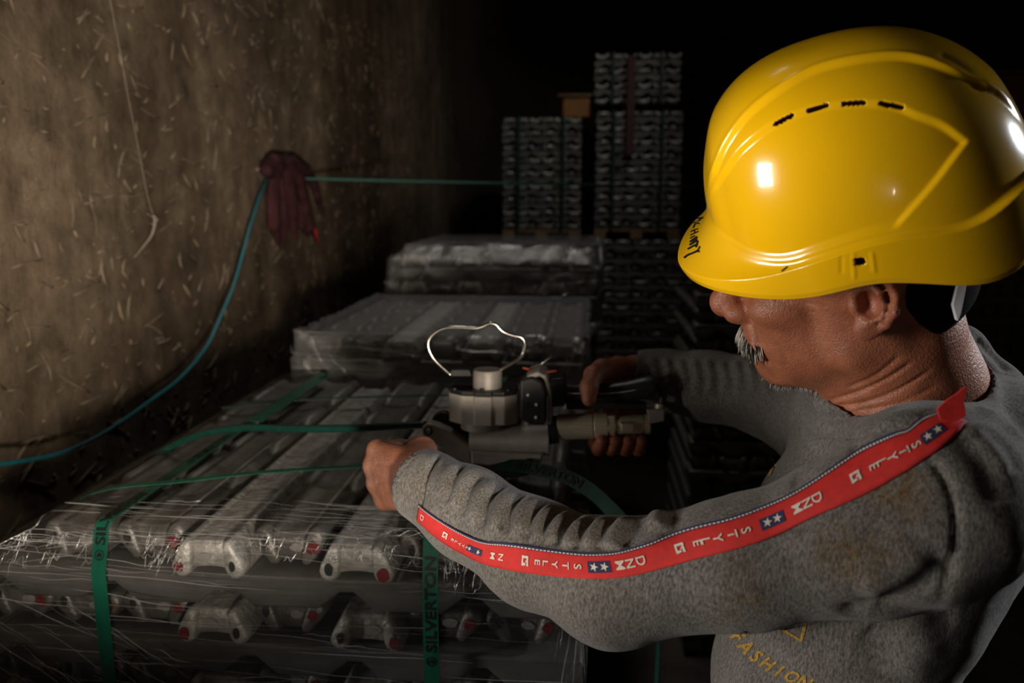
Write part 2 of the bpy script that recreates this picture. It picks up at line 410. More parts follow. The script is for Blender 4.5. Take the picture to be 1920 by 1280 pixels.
def straw():
    mb = MB(); r = random.Random(8)
    for i in range(1800):
        y = 0.9 + 4.2 * (r.random() ** 1.5); z = r.uniform(0.75, 2.3); a = r.uniform(0, math.pi); l = r.choice([0.012, 0.02, 0.03, 0.045, 0.07]) * r.uniform(0.6, 1.2); w = r.uniform(0.0012, 0.0058)
        n = 4; bend = r.uniform(-0.35, 0.35); pts = []
        for k in range(n):
            t = k / (n - 1) - 0.5; yy = y + 1.7 * l * (t * math.cos(a) - bend * t * t * math.sin(a)); zz = z + l * (t * math.sin(a) + bend * t * t * math.cos(a))
            pts.append((WX + 0.012 * noise.noise((yy * 1.3, zz * 1.3, 0)) + 0.006 * noise.noise((yy * 5, zz * 5, 3)) + 0.0015, yy, zz))
        mb.tube(pts, [w * 0.5, w, w * 0.9, w * 0.3], 5, True, 0.5)
    o = mb.build('straw_fleck', M['straw'], WALL, True); o['kind'] = 'stuff'; return o
straw()
def slab(name, lo, hi, mat, label, cat):
    return tag(MB().box(lo, hi).build(name, mat), label, cat, kind='structure')
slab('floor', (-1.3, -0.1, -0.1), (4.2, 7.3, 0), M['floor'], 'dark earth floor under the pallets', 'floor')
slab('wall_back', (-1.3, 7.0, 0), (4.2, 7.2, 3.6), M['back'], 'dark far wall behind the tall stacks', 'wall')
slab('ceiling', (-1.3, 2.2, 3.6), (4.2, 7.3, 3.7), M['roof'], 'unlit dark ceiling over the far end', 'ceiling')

# ------------------------------------------------------------------ ingots
def capsule_outline(a, b, ra, rb, n=14):
    """outline of the hull of two circles in the x-z plane"""
    a = np.array(a, float); b = np.array(b, float); d = b - a; L = np.linalg.norm(d); th = math.atan2(d[1], d[0]); al = math.acos((ra - rb) / L); out = []
    for k in range(n // 2): t = th + al + (2 * math.pi - 2 * al) * k / (n // 2 - 1); out.append(a + ra * np.array([math.cos(t), math.sin(t)]))
    for k in range(n // 2): t = th - al + 2 * al * k / (n // 2 - 1); out.append(b + rb * np.array([math.cos(t), math.sin(t)]))
    return np.array(out)
def end_on_ingot(L, legs_down, notches=(), seed=0, web_set=0.011, fill=0.0):
    """ingot lying along y from 0 to L: two rounded rails joined by a deck; z from 0 to .044"""
    r = random.Random(seed); mb = MB(); H = 0.044
    for sx in (-1, 1):
        top, bot = ((sx * 0.0265, 0.0365), (sx * 0.0340, 0.0128)) if legs_down else ((sx * 0.0205, 0.0365), (sx * 0.0335, 0.0128))
        out = capsule_outline(top, bot, 0.0070, 0.0126)
        if not legs_down: out[:, 1] = H - out[:, 1]
        c = out.mean(0); n = len(out); ys = [(0, 0.74), (0.002, 0.9), (0.005, 0.97), (0.012, 1.0)]
        for (q, w) in notches: ys += [(q - w, 1.0), (q - w * 0.55, 0.55), (q + w * 0.55, 0.55), (q + w, 1.0)]
        ys += [(L - 0.02, 1.0), (L - 0.005, 0.97), (L - 0.002, 0.9), (L, 0.74)]; V = []
        for (y, s) in ys:
            for k in range(n):
                j = 1 + 0.045 * noise.noise((y * 60 + seed * 3.1, k * 0.9, sx * 4.0))
                p = c + (out[k] - c) * s * j
                if s == 0.55: p = np.array([c[0] + (out[k][0] - c[0]) * 0.85, (0.010 + 0.55 * out[k][1]) if not legs_down else out[k][1]])
                V.append((p[0], y + 0.0025 * noise.noise((k * 0.7, seed, sx)), p[1]))
        m = len(ys); F = [(i * n + k, i * n + (k + 1) % n, (i + 1) * n + (k + 1) % n, (i + 1) * n + k) for i in range(m - 1) for k in range(n)]
        F += [tuple(range(n - 1, -1, -1)), tuple((m - 1) * n + k for k in range(n))]
        mb.raw(V, F)
    # deck between the rails, arched on its open side
    nx = 7; prof = [];
    for k in range(nx):
        x = -0.029 + 0.058 * k / (nx - 1); prof.append((x, 0.0405 + 0.001 * math.cos(x * 80)))
    for k in range(nx):
        x = 0.032 - 0.064 * k / (nx - 1); prof.append(((x if legs_down else x * 0.8), 0.0065 - fill * 0.6 + 0.004 * max(0, math.cos(x * 46))))
    prof = np.array(prof)
    if not legs_down: prof[:, 1] = H - prof[:, 1]
    n = len(prof); V = []; ys = [(web_set, 0.9), (web_set + 0.004, 1), (L - web_set - 0.004, 1), (L - web_set, 0.9)]; c = prof.mean(0)
    for (y, s) in ys:
        for k in range(n): p = c + (prof[k] - c) * s; V.append((p[0], y, p[1]))
    F = [(i * n + k, i * n + (k + 1) % n, (i + 1) * n + (k + 1) % n, (i + 1) * n + k) for i in range(3) for k in range(n)] + [tuple(range(n - 1, -1, -1)), tuple(3 * n + k for k in range(n))]
    mb.raw(V, F)
    return mb
def cross_ingot(L, notch_x, seed=0, depth=0.088, H=0.0415):
    """ingot lying along x from 0 to L: long plain side, rounded upper lip, hand notches cut in the underside"""
    xs = [0.0, 0.006, 0.02]; bt = [0.010, 0.003, 0.0]
    for q in notch_x: xs += [q - 0.037, q - 0.010, q + 0.008, q + 0.035]; bt += [0.0, 0.0225, 0.0235, 0.0]
    xs += [L - 0.02, L - 0.006, L]; bt += [0.0, 0.003, 0.010]
    xs2, bt2 = [], []
    for i in range(len(xs) - 1):
        for t in (0, 0.5): xs2.append(xs[i] + (xs[i + 1] - xs[i]) * t); bt2.append(bt[i] + (bt[i + 1] - bt[i]) * t)
    xs2.append(xs[-1]); bt2.append(bt[-1]); V = []; n = 10
    for x, b in zip(xs2, bt2):
        e = 0.0012 * noise.noise((x * 30 + seed, 0.3, 0)); e2 = 0.0012 * noise.noise((x * 45, seed, 2))
        t = H + e - (0.006 if x in (0.0, L) else 0)
        V += [(x, 0.004, b), (x, 0.0005 + e2, b + 0.004), (x, 0.0015, (b + t) / 2), (x, 0.001 + e2 * 0.5, t - 0.006), (x, -0.001 + e2, t - 0.003), (x, 0.002 + e2, t), (x, depth * 0.5, t), (x, depth - 0.002, t), (x, depth, t - 0.004), (x, depth - 0.004, b)]
    m = len(xs2); F = [(i * n + k, i * n + (k + 1) % n, (i + 1) * n + (k + 1) % n, (i + 1) * n + k) for i in range(m - 1) for k in range(n)] + [tuple(range(n - 1, -1, -1)), tuple((m - 1) * n + k for k in range(n))]
    return MB().raw(V, F)

def blob(bvh, c, rad, sx, sz, seed, off=0.0016):
    """irregular paint dab laid on the surface seen from the front (-y) around c"""
    r = random.Random(seed); rings = [0, 0.5, 1.0]; V = []; F = []; n = 14
    for q in rings:
        for k in range(n):
            a = 2 * math.pi * k / n; j = 1 + (0.28 * noise.noise((math.cos(a) * 1.3 + seed, math.sin(a) * 1.3, seed * 0.37)) if q == 1 else 0)
            x = c[0] + rad * sx * q * j * math.cos(a); z = c[2] + rad * sz * q * j * math.sin(a)
            p, nn, i, d = bvh.ray_cast(Vector((x, c[1] - 0.15, z)), Vector((0, 1, 0)), 0.3)
            if p is None: p, nn, i, d = bvh.find_nearest(Vector((x, c[1], z)))
            if nn.y > 0: nn = -nn
            V.append(np.array(p) + np.array(nn) * off)
    for i in range(2):
        for k in range(n): F.append((i * n + k, i * n + (k + 1) % n, (i + 1) * n + (k + 1) % n, (i + 1) * n + k))
    return V, F

Y0 = 0.885; PIT = 0.0935; BX0 = -0.772; LAY = 0.0463
ZT = 1.047
ordn = ['first from left', 'second from left', 'third from left', 'fourth from left', 'fifth from left', 'sixth from left', 'seventh from left', 'eighth from left']
rown = ['first', 'second', 'third', 'fourth', 'fifth', 'sixth', 'seventh', 'eighth', 'ninth', 'tenth', 'eleventh', 'twelfth', 'thirteenth', 'fourteenth', 'fifteenth', 'sixteenth', 'seventeenth', 'eighteenth', 'nineteenth', 'twentieth', 'twenty-first', 'twenty-second', 'twenty-third', 'twenty-fourth', 'twenty-fifth', 'twenty-sixth']
layer_word = {0: 'top layer', 1: 'second layer', 2: 'third layer', 3: 'fourth layer', 4: 'fifth layer', 5: 'sixth layer'}
XC = [-0.725, -0.632, -0.540, -0.453, -0.362, -0.258, -0.164, -0.068]
def front_bundle():
    for ly in range(6):
        zb = ZT - 0.0525 - LAY * ly + (0.0035 if ly % 2 == 0 and ly else 0)
        if ly % 2 == 0:
            for i, kd in enumerate('BBBABABB'):
                if ly == 0 and i == 0: continue
                A = kd == 'A'; L = 0.80; xc = XC[i] + (-0.010 if (ly == 0 and i in (5, 6)) else 0) + random.uniform(-0.002, 0.002); yf = (Y0 - 0.013 if A else Y0 + 0.012) + random.uniform(-0.004, 0.004)
                mb = end_on_ingot(L, A, () if A or ly else ((0.155, 0.022), (0.31, 0.022), (0.465, 0.022), (0.62, 0.022)), i * 7 + ly, fill=0.006 if not A and not ly else 0)
                k = i - 1 if ly == 0 else i
                root = thing('ingot', (xc, yf, zb), f"{'pale splay-legged' if A else 'dark lobed'} ingot end, {ordn[k]} in the {layer_word[ly]} of the front stack", 'ingot', 'ingots of the front stack')
                V = np.array(mb.v) * np.array([1, 1, 1.16 if ly == 0 else (1.1 if A else 1.0)]) + np.array([xc, yf, zb - (0.007 if A else 0)])
                body = mesh_obj('body', V, mb.f, M['alu_light'] if A else M['alu'], root)
                if ly < 5:
                    bv = bvh_of(body); s = -1 if i == 3 else 1
                    zz = 0.013 if A else 0.027; xo = 0.0345 if A else 0.031
                    for q, (dx, dz, rr, sx, sz, mt) in enumerate([(s * xo, zz, 0.0078, 0.95, 1.1, 'red_paint'), (-s * (xo - 0.002), zz + 0.003, 0.0062, 0.8, 1.3, 'black_paint'), (s * 0.006, 0.022, 0.0082, 1.2, 0.8, 'white_paint')]):
                        v, f = blob(bv, (xc + dx, yf, zb + dz - (0.004 if A else 0)), rr * random.uniform(0.8, 1.1), sx, sz, i * 5 + ly + q)
                        d = mesh_obj('paint_daub', v, f, M[mt], body); d['label'] = {'red_paint': 'red paint daub', 'black_paint': 'black paint daub', 'white_paint': 'pale paint daub'}[mt]
        else:
            nx = [0.03, 0.180, 0.333, 0.486, 0.640] if ly == 1 else [0.05, 0.205, 0.358, 0.493, 0.65]
            for row, yy in enumerate((Y0 - 0.003, Y0 + 0.72)):
                mb = cross_ingot(0.775, nx[1:] if ly == 5 else nx, ly + row, H=0.0425)
                V = np.array(mb.v) + np.array([BX0 + 0.002, yy, zb])
                o = mesh_obj('ingot', V, mb.f, M['alu_smooth'])
                o.location = (BX0 + 0.39, yy, zb); set_coords(o, coords_of(o) - np.array(o.location))
                tag(o, f"long smooth crosswise ingot {'at the near side' if row == 0 else 'at the far end'}, {layer_word[ly]} of the front stack", 'ingot', 'ingots of the front stack')
front_bundle()
def lower_stack(name, x0, x1, y0, y1, z1, label):
    mb = MB(); n = int(z1 / 0.0435)
    for i in range(n):
        z = z1 - 0.0435 * (i + 1); k = 7
        if i % 2: mb.box((x0, y0, z), (x1, y1, z + 0.041))
        else:
            w = (x1 - x0) / k
            for j in range(k): mb.box((x0 + j * w + 0.006, y0, z), (x0 + (j + 1) * w - 0.006, y1, z + 0.041))
    z = z1 - 0.0435 * n
    if z > 0.004: mb.box((x0 + 0.02, y0 + 0.02, 0), (x1 - 0.02, y1 - 0.02, z))
    return tag(mb.build(name, M['alu_smooth']), label, 'ingots', kind='stuff')
lower_stack('ingot_layers', BX0, 0.0, Y0 + 0.01, Y0 + 0.79, ZT - 0.0525 - LAY * 5 - 0.001, 'lower layers of grey ingots beneath the front stack')

# two more film-wrapped stacks behind the front one
FAR_A = end_on_ingot(0.7, True, (), 3); FAR_B = end_on_ingot(0.7, False, ((0.155, 0.022), (0.31, 0.022), (0.465, 0.022), (0.62, 0.022)), 5)
def wrapped_bundle(x0, y0, zt, layers, words, group, kinds, lab_top, dx=0.0935):
    proto = {}
    for ly in range(layers):
        zb = zt - 0.046 - LAY * ly
        if ly % 2 == 0:
            for i, kd in enumerate(kinds):
                A = kd == 'A'; xc = x0 + 0.004 + dx * (i + 0.5); yf = y0 + (-0.01 if A else 0.01)
                if kd not in proto:
                    o = mesh_obj('ingot', np.array((FAR_A if A else FAR_B).v), (FAR_A if A else FAR_B).f, M['alu_light'] if A else M['alu']); proto[kd] = o
                else:
                    o = proto[kd].copy(); COL.objects.link(o)
                o.location = (xc, yf, zb)
                tag(o, f"ingot end, {ordn[i]} in the {layer_word[ly]} of the {words}", 'ingot', group)
        else:
            if 'C' not in proto:
                mb = cross_ingot(dx * 7 + 0.004, [0.08, 0.232, 0.386, 0.54], 9); o = mesh_obj('ingot', np.array(mb.v), mb.f, M['alu_smooth']); proto['C'] = o
            else:
                o = proto['C'].copy(); COL.objects.link(o)
            o.location = (x0 + 0.002, y0 - 0.004, zb)
            tag(o, f"long crosswise ingot, {layer_word[ly]} of the {words}", 'ingot', group)
wrapped_bundle(-0.66, 1.79, 1.122, 4, 'second wrapped stack', 'ingots of the second wrapped stack', 'BBABABB', '')
lower_stack('ingot_layers', -0.66, 0.0, 1.80, 2.48, 1.122 - 0.046 - LAY * 3 - 0.002, 'lower layers of grey ingots beneath the second wrapped stack')
wrapped_bundle(-0.62, 2.62, 1.262, 4, 'third wrapped stack', 'ingots of the third wrapped stack', 'ABABBAB', '')
lower_stack('ingot_layers', -0.62, 0.03, 2.63, 3.30, 1.262 - 0.046 - LAY * 3 - 0.002, 'lower layers of grey ingots beneath the third wrapped stack')

# ------------------------------------------------------------------ stretch film
def film_mat(name, streak, base, haze):
    m = bpy.data.materials.new(name); m.use_nodes = True; nt = m.node_tree; L = nt.links.new
    for n in list(nt.nodes): nt.nodes.remove(n)
    out = nd(nt, 'ShaderNodeOutputMaterial'); tc = nd(nt, 'ShaderNodeTexCoord')
    mp = nd(nt, 'ShaderNodeMapping'); mp.inputs['Scale'].default_value = (2.2, 9, 95); mp.inputs['Rotation'].default_value = (0, 0.05, 0); L(tc.outputs['Object'], mp.inputs['Vector'])
    n1 = nd(nt, 'ShaderNodeTexNoise'); n1.inputs['Scale'].default_value = 1.3; n1.inputs['Detail'].default_value = 5; n1.inputs['Roughness'].default_value = 0.65; L(mp.outputs[0], n1.inputs['Vector'])
    n2 = nd(nt, 'ShaderNodeTexNoise'); n2.inputs['Scale'].default_value = 38; n2.inputs['Detail'].default_value = 6; n2.inputs['Distortion'].default_value = 0.6; L(tc.outputs['Object'], n2.inputs['Vector'])
    ad = nd(nt, 'ShaderNodeMath', operation='MULTIPLY_ADD'); ad.inputs[1].default_value = 0.35; L(n2.outputs['Fac'], ad.inputs[0]); L(n1.outputs['Fac'], ad.inputs[2])
    bp = nd(nt, 'ShaderNodeBump'); bp.inputs['Strength'].default_value = 1; bp.inputs['Distance'].default_value = 0.004; L(ad.outputs[0], bp.inputs['Height'])
    gl = nd(nt, 'ShaderNodeBsdfGlossy'); gl.inputs['Roughness'].default_value = 0.13; gl.inputs['Color'].default_value = (0.95, 0.95, 0.93, 1); L(bp.outputs[0], gl.inputs['Normal'])
    tr = nd(nt, 'ShaderNodeBsdfTransparent'); tr.inputs['Color'].default_value = (0.93, 0.93, 0.92, 1)
    df = nd(nt, 'ShaderNodeBsdfDiffuse'); df.inputs['Color'].default_value = (0.5, 0.5, 0.5, 1); L(bp.outputs[0], df.inputs['Normal'])
    rp = nd(nt, 'ShaderNodeMapRange'); rp.inputs['From Min'].default_value = 0.52; rp.inputs['From Max'].default_value = 0.72; rp.inputs['To Min'].default_value = base; rp.inputs['To Max'].default_value = streak; L(n1.outputs['Fac'], rp.inputs['Value'])
    lw = nd(nt, 'ShaderNodeLayerWeight'); lw.inputs['Blend'].default_value = 0.25
    mx = nd(nt, 'ShaderNodeMath', operation='MAXIMUM'); m2 = nd(nt, 'ShaderNodeMath', operation='MULTIPLY'); m2.inputs[1].default_value = 0.35; L(lw.outputs['Fresnel'], m2.inputs[0]); L(m2.outputs[0], mx.inputs[0]); L(rp.outputs[0], mx.inputs[1])
    a = nd(nt, 'ShaderNodeMixShader'); L(mx.outputs[0], a.inputs[0]); L(tr.outputs[0], a.inputs[1]); L(gl.outputs[0], a.inputs[2])
    b = nd(nt, 'ShaderNodeMixShader'); b.inputs[0].default_value = haze; L(a.outputs[0], b.inputs[1]); L(df.outputs[0], b.inputs[2]); L(b.outputs[0], out.inputs['Surface'])
    return m
M['film'] = film_mat('stretch_film', 0.42, 0.05, 0.018); M['film_far'] = film_mat('stretch_film_far', 0.35, 0.06, 0.14)
def film(x0, x1, y0, y1, zt, zb, label, mat, seed, amp=0.0035, corner=0.006, slope=0.0, lean=0.0, creases=(), rad=0.0004):
    """thin sleeve of film: front, top, two sides and back pulled over a stack"""
    V = []; F = []; nx, ny, nz = 46, 40, 34
    def pt(x, y, z, wx):
        n = noise.noise_vector((x * 26 + seed, y * 26, z * 30)); s = noise.noise_vector((x * 7, y * 7 + seed, z * 40))
        e = min(abs(x - x1), abs(x - x0)); c = corner * math.exp(-(e / 0.03) ** 2); ez = math.exp(-((zt - z) / 0.02) ** 2)
        d = np.array(n) * (amp * 0.5 + c + 0.0015 * ez) + np.array(s) * amp * 0.4
        if wx == 'top': d[2] = abs(d[2]) * 0.7
        return (x + d[0] * 0.6, y + d[1] * 0.8, z + d[2])
    def grid(fn, a, b):
        n0 = len(V)
        for j in range(b + 1):
            for i in range(a + 1): V.append(fn(i / a, j / b))
        for j in range(b):
            for i in range(a): q = n0 + j * (a + 1) + i; F.append((q, q + 1, q + a + 2, q + a + 1))
    xl = lambda z: x0 + slope * min(1, max(0, (z - (zt - 0.06)) / 0.055))
    yl = lambda z: y0 + lean * min(1, max(0, (z - (zt - 0.05)) / 0.05))
    grid(lambda u, v: pt(xl(zb + (zt - zb) * v) + (x1 - xl(zb + (zt - zb) * v)) * u, yl(zb + (zt - zb) * v), zb + (zt - zb) * v, 'f'), nx, nz)
    grid(lambda u, v: pt(xl(zt) + (x1 - xl(zt)) * u, yl(zt) + (y1 - yl(zt)) * v, zt, 'top'), nx, ny)
    grid(lambda u, v: pt(x1, yl(zb + (zt - zb) * v) + (y1 - yl(zb + (zt - zb) * v)) * u, zb + (zt - zb) * v, 's'), ny, nz)
    grid(lambda u, v: pt(xl(zb + (zt - zb) * v), yl(zb + (zt - zb) * v) + (y1 - yl(zb + (zt - zb) * v)) * u, zb + (zt - zb) * v, 's'), ny, nz)
    o = mesh_obj('stretch_film', V, F, mat)
    bm = bmesh.new(); bm.from_mesh(o.data); bmesh.ops.remove_doubles(bm, verts=bm.verts, dist=0.0004); bmesh.ops.recalc_face_normals(bm, faces=bm.faces); bm.to_mesh(o.data); bm.free()
    o.data.polygons.foreach_set('use_smooth', np.full(len(o.data.polygons), True))
    # pulled creases standing out of the film, added to show its highlights
    mb = MB(); r = random.Random(seed * 7 + 1)
    for (n, xa, xb, za, zc2, lo, hi, sl, wob) in creases:
        for _ in range(n):
            cx_, cz = r.uniform(xa, xb), r.uniform(za, zc2); l = r.uniform(lo, hi); s_ = r.gauss(*sl); ph = r.uniform(0, 9); pts = []
            for t in np.linspace(-0.5, 0.5, 9):
                x_ = cx_ + l * t * math.cos(s_); z_ = cz + l * t * math.sin(s_) + wob * noise.noise((t * 3 + ph, ph, 0))
                if z_ > zt - 0.001: y_ = yl(zt) + (z_ - zt) * 1.6 + 0.004; z_ = zt + 0.003
                else: y_ = yl(z_) - 0.0025 + 0.001 * noise.noise((t * 4, ph, 2))
                pts.append((min(x1 + 0.001, max(xl(min(z_, zt)) - 0.001, x_)), y_, z_))
            k = rad * r.uniform(0.4, 1.3) * r.choice((0.6, 1, 1, 1.6)); mb.tube(pts, [k * 0.15, k * 0.6, k, k, k * 1.1, k, k * 0.8, k * 0.5, k * 0.15], 5, False, 0.7)
    if creases: mb.build('crease', M['crease'], o, True)['kind'] = 'stuff'
    return tag(o, label, 'plastic film', 'clear stretch film on the stacks')
def crease_mat():  # white diffuse mixed in so the creases read as bright highlights
    m = bpy.data.materials.new('film_crease_glint'); m.use_nodes = True; nt = m.node_tree; L = nt.links.new
    for n in list(nt.nodes): nt.nodes.remove(n)
    out = nd(nt, 'ShaderNodeOutputMaterial'); g = nd(nt, 'ShaderNodeBsdfGlossy'); g.inputs['Roughness'].default_value = 0.18; g.inputs['Color'].default_value = (0.95, 0.95, 0.95, 1)
    t = nd(nt, 'ShaderNodeBsdfTransparent'); d = nd(nt, 'ShaderNodeBsdfDiffuse'); d.inputs['Color'].default_value = (0.8, 0.8, 0.8, 1); x = nd(nt, 'ShaderNodeMixShader'); x.inputs[0].default_value = 0.7; L(t.outputs[0], x.inputs[1]); y = nd(nt, 'ShaderNodeMixShader'); y.inputs[0].default_value = 0.6; L(d.outputs[0], y.inputs[1]); L(g.outputs[0], y.inputs[2]); L(y.outputs[0], x.inputs[2]); L(x.outputs[0], out.inputs['Surface']); return m
M['crease'] = crease_mat()
film(BX0 - 0.012, 0.008, Y0 - 0.024, Y0 + 0.83, ZT + 0.004, ZT - 0.36, 'clear glinting stretch film wrapped round the front ingot stack', M['film'], 1, slope=0.112, lean=0.024, creases=[
    (70, -0.78, 0.0, ZT - 0.26, ZT, 0.04, 0.32, (-0.03, 0.03), 0.004), (60, -0.70, 0.0, ZT - 0.02, ZT + 0.05, 0.03, 0.22, (-0.02, 0.05), 0.004), (70, -0.78, -0.60, ZT - 0.045, ZT - 0.010, 0.008, 0.03, (0.3, 0.8), 0.010), (36, -0.53, -0.48, ZT - 0.045, ZT - 0.010, 0.008, 0.02, (1.0, 0.5), 0.008),
    (26, -0.78, -0.50, ZT - 0.26, ZT - 0.10, 0.05, 0.22, (-0.55, 0.12), 0.006), (10, -0.78, -0.62, ZT - 0.04, ZT - 0.005, 0.08, 0.16, (0.22, 0.06), 0.003), (44, -0.45, -0.10, ZT - 0.03, ZT - 0.004, 0.008, 0.022, (0, 0.9), 0.008), (30, -0.17, -0.11, ZT - 0.05, ZT - 0.015, 0.008, 0.03, (1.2, 0.5), 0.006), (26, -0.03, 0.008, ZT - 0.25, ZT, 0.03, 0.10, (1.5, 0.1), 0.008)])
film(-0.675, 0.012, 1.765, 2.52, 1.132, 0.80, 'clear stretch film round the second ingot stack behind the tool', M['film_far'], 5, 0.006, 0.016, lean=0.012, rad=0.0009, creases=[
    (22, -0.66, 0.0, 1.0, 1.14, 0.04, 0.3, (0.0, 0.05), 0.006), (12, -0.05, 0.012, 0.9, 1.12, 0.04, 0.12, (1.5, 0.15), 0.02), (14, -0.67, -0.56, 0.98, 1.10, 0.03, 0.1, (-0.9, 0.4), 0.01)])
film(-0.65, 0.05, 2.585, 3.36, 1.285, 1.0, 'crumpled stretch film round the third, farthest wrapped stack', M['film_far'], 9, 0.014, 0.035, lean=0.05, slope=0.05, rad=0.0013, creases=[(16, -0.6, 0.02, 1.12, 1.28, 0.03, 0.2, (0.2, 0.4), 0.02), (12, -0.06, 0.05, 1.12, 1.28, 0.04, 0.12, (1.4, 0.3), 0.03)])

# ------------------------------------------------------------------ tall stacks in the dark beyond
def tall_stack(px0, px1, ytop, ybot, Y, words, group, seed, n=6, depth=0.6, keep=99):
    a = P(px0, (ytop + ybot) / 2, Y); b = P(px1, (ytop + ybot) / 2, Y); zt = P(px0, ytop, Y)[2]; zb = P(px0, ybot, Y)[2]
    x0, w = a[0], b[0] - a[0]; ly = max(1, int(round((zt - zb) / 0.045))); h = (zt - zb) / ly; r = random.Random(seed); s = w / n / 0.0935
    pa = {}
    for l in range(ly):
        z = zt - h * (l + 1)
        if l % 2 == 0:
            for i in range(n):
                kd = 'A' if r.random() < 0.45 else 'B'
                if i >= keep: continue
                if kd not in pa:
                    mb = end_on_ingot(depth, kd == 'A', (), seed); pa[kd] = mesh_obj('ingot', np.array(mb.v) * np.array([s, 1, h / 0.0455]), mb.f, M['alu_far']); o = pa[kd]
                else: o = pa[kd].copy(); COL.objects.link(o)
                o.location = (x0 + w * (i + 0.5) / n + r.uniform(-0.004, 0.004), Y + r.uniform(-0.012, 0.016), z)
                tag(o, f'small ingot end, {ordn[i]} in the {rown[l]} row of the {words}', 'ingot', group)
        else:
            if 'C' not in pa:
                mb = cross_ingot(w, [w * 0.13, w * 0.37, w * 0.62, w * 0.87], seed); pa['C'] = mesh_obj('ingot', np.array(mb.v) * np.array([1, 1, h / 0.0455]), mb.f, M['alu_far']); o = pa['C']
            else: o = pa['C'].copy(); COL.objects.link(o)
            o.location = (x0, Y - r.uniform(0, 0.01), z); tag(o, f'long crosswise ingot, {rown[l]} row of the {words}', 'ingot', group)
    return x0, x0 + w, zt, zb
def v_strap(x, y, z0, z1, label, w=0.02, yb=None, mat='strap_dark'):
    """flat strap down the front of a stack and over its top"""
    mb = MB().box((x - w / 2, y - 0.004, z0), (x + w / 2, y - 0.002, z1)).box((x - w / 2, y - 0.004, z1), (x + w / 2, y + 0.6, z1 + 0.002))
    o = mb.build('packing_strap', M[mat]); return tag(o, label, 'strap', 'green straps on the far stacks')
a = tall_stack(942, 1090, 220, 430, 5.6, 'far left stack', 'ingots of the far left stack', 1)
for k, q in enumerate((973, 1056)):
    v_strap(P(q, 300, 5.59)[0], 5.57, a[3], a[2], ['left', 'right'][k] + ' dark green strap on the far stack under the orange box')
pall = MB()
def pallet(x0, x1, y0, y1, z, label):
    """timber pallet: boards on bearers"""
    r = thing('pallet', ((x0 + x1) / 2, y0, z), label, 'pallet', 'pallets between the far stacks'); w = (x1 - x0)
    for i in range(3): MB().box((x0 + i * (w - 0.08) / 2, y0, z), (x0 + 0.08 + i * (w - 0.08) / 2, y1, z + 0.055)).build('bearer', M['wood'], r)
    for i in range(4): q = y0 + i * (y1 - y0 - 0.1) / 3; MB().box((x0, q, z + 0.055), (x1, q + 0.1, z + 0.072)).build('board', M['wood'], r)
pallet(a[0], a[1], 5.6, 6.2, a[3] - 0.074, 'timber pallet under the stack nearest the dark corner')
lower_stack('ingot_layers', a[0], a[1], 5.62, 6.2, a[3] - 0.076, 'hidden lower ingots under the stack nearest the dark corner')
b1 = tall_stack(1114, 1277, 100, 196, 5.6, 'tallest stack top', 'ingots at the top of the tallest stack', 2)
b2 = tall_stack(1116, 1278, 208, 428, 5.6, 'tallest stack middle', 'ingots in the middle of the tallest stack', 3)
pallet(b2[0], b2[1], 5.6, 6.2, b2[3] - 0.074, 'timber pallet under the middle block of the tallest stack')
b3 = tall_stack(1118, 1312, 449, 690, 5.6, 'tallest stack foot', 'ingots at the foot of the tallest stack', 4)
lower_stack('ingot_layers', b3[0], b3[1], 5.62, 6.2, b3[3] - 0.002, 'hidden bottom ingots of the tallest far stack')
for k, q in enumerate((1150, 1240)):
    v_strap(P(q, 300, 5.58)[0], 5.57, b2[3], b2[2], ['left', 'right'][k] + ' green strap on the middle block of the tallest stack')
    v_strap(P(q, 150, 5.58)[0], 5.57, b1[3], b1[2], ['left', 'right'][k] + ' green strap on the top block of the tallest stack')
# dull orange box on the left far stack, dark red post in front of the tallest stack
c = P(1082, 195, 5.7); t = thing('box', (c[0], 5.7, a[2]), 'dull orange box standing on the far left stack', 'box')
MB().box((c[0] - 0.095, 5.65, a[2] + 0.003), (c[0] + 0.085, 5.85, a[2] + 0.135)).build('body', M['orange_dull'], t, bev=0.006)
MB().box((c[0] - 0.13, 5.63, a[2] + 0.136), (c[0] + 0.10, 5.87, a[2] + 0.152)).build('lid', M['wood'], t, bev=0.004)
c0 = P(1186, 100, 5.5); c1 = P(1190, 290, 5.5)
o = MB().box((c0[0] - 0.027, 5.555, c1[2]), (c0[0] + 0.027, 5.592, c0[2])).build('plank', M['dark_red'], bev=0.004); tag(o, 'dark red plank hanging upright against the tallest far stack', 'plank')
# stack to the right, behind the worker
c1 = tall_stack(1300, 1640, 520, 905, 2.35, 'stack behind the worker', 'ingots of the stack behind the worker', 6, n=6, keep=4)
lower_stack('ingot_layers', c1[0], c1[1], 2.37, 2.95, c1[3] - 0.002, 'hidden lower ingots of the stack behind the worker')
d1 = tall_stack(1790, 2010, 215, 262, 3.6, 'stack behind the helmet', 'ingots of the stack behind the helmet', 7, n=5)
lower_stack('ingot_layers', d1[0], d1[1], 3.62, 4.2, d1[3] - 0.002, 'hidden lower ingots of the stack behind the helmet')
c = P(1905, 165, 3.65); t = thing('crate', (c[0], 3.65, d1[2]), 'brown orange crate on the stack behind the helmet', 'crate')
zt = P(1905, 132, 3.65)[2]
MB().box((c[0] - 0.13, 3.62, d1[2] + 0.002), (c[0] + 0.3, 4.0, zt - 0.02)).build('body', M['orange_dull'], t, bev=0.006)
MB().box((c[0] - 0.15, 3.60, zt - 0.019), (c[0] + 0.32, 4.02, zt)).build('lid', M['alu_smooth'], t, bev=0.004)

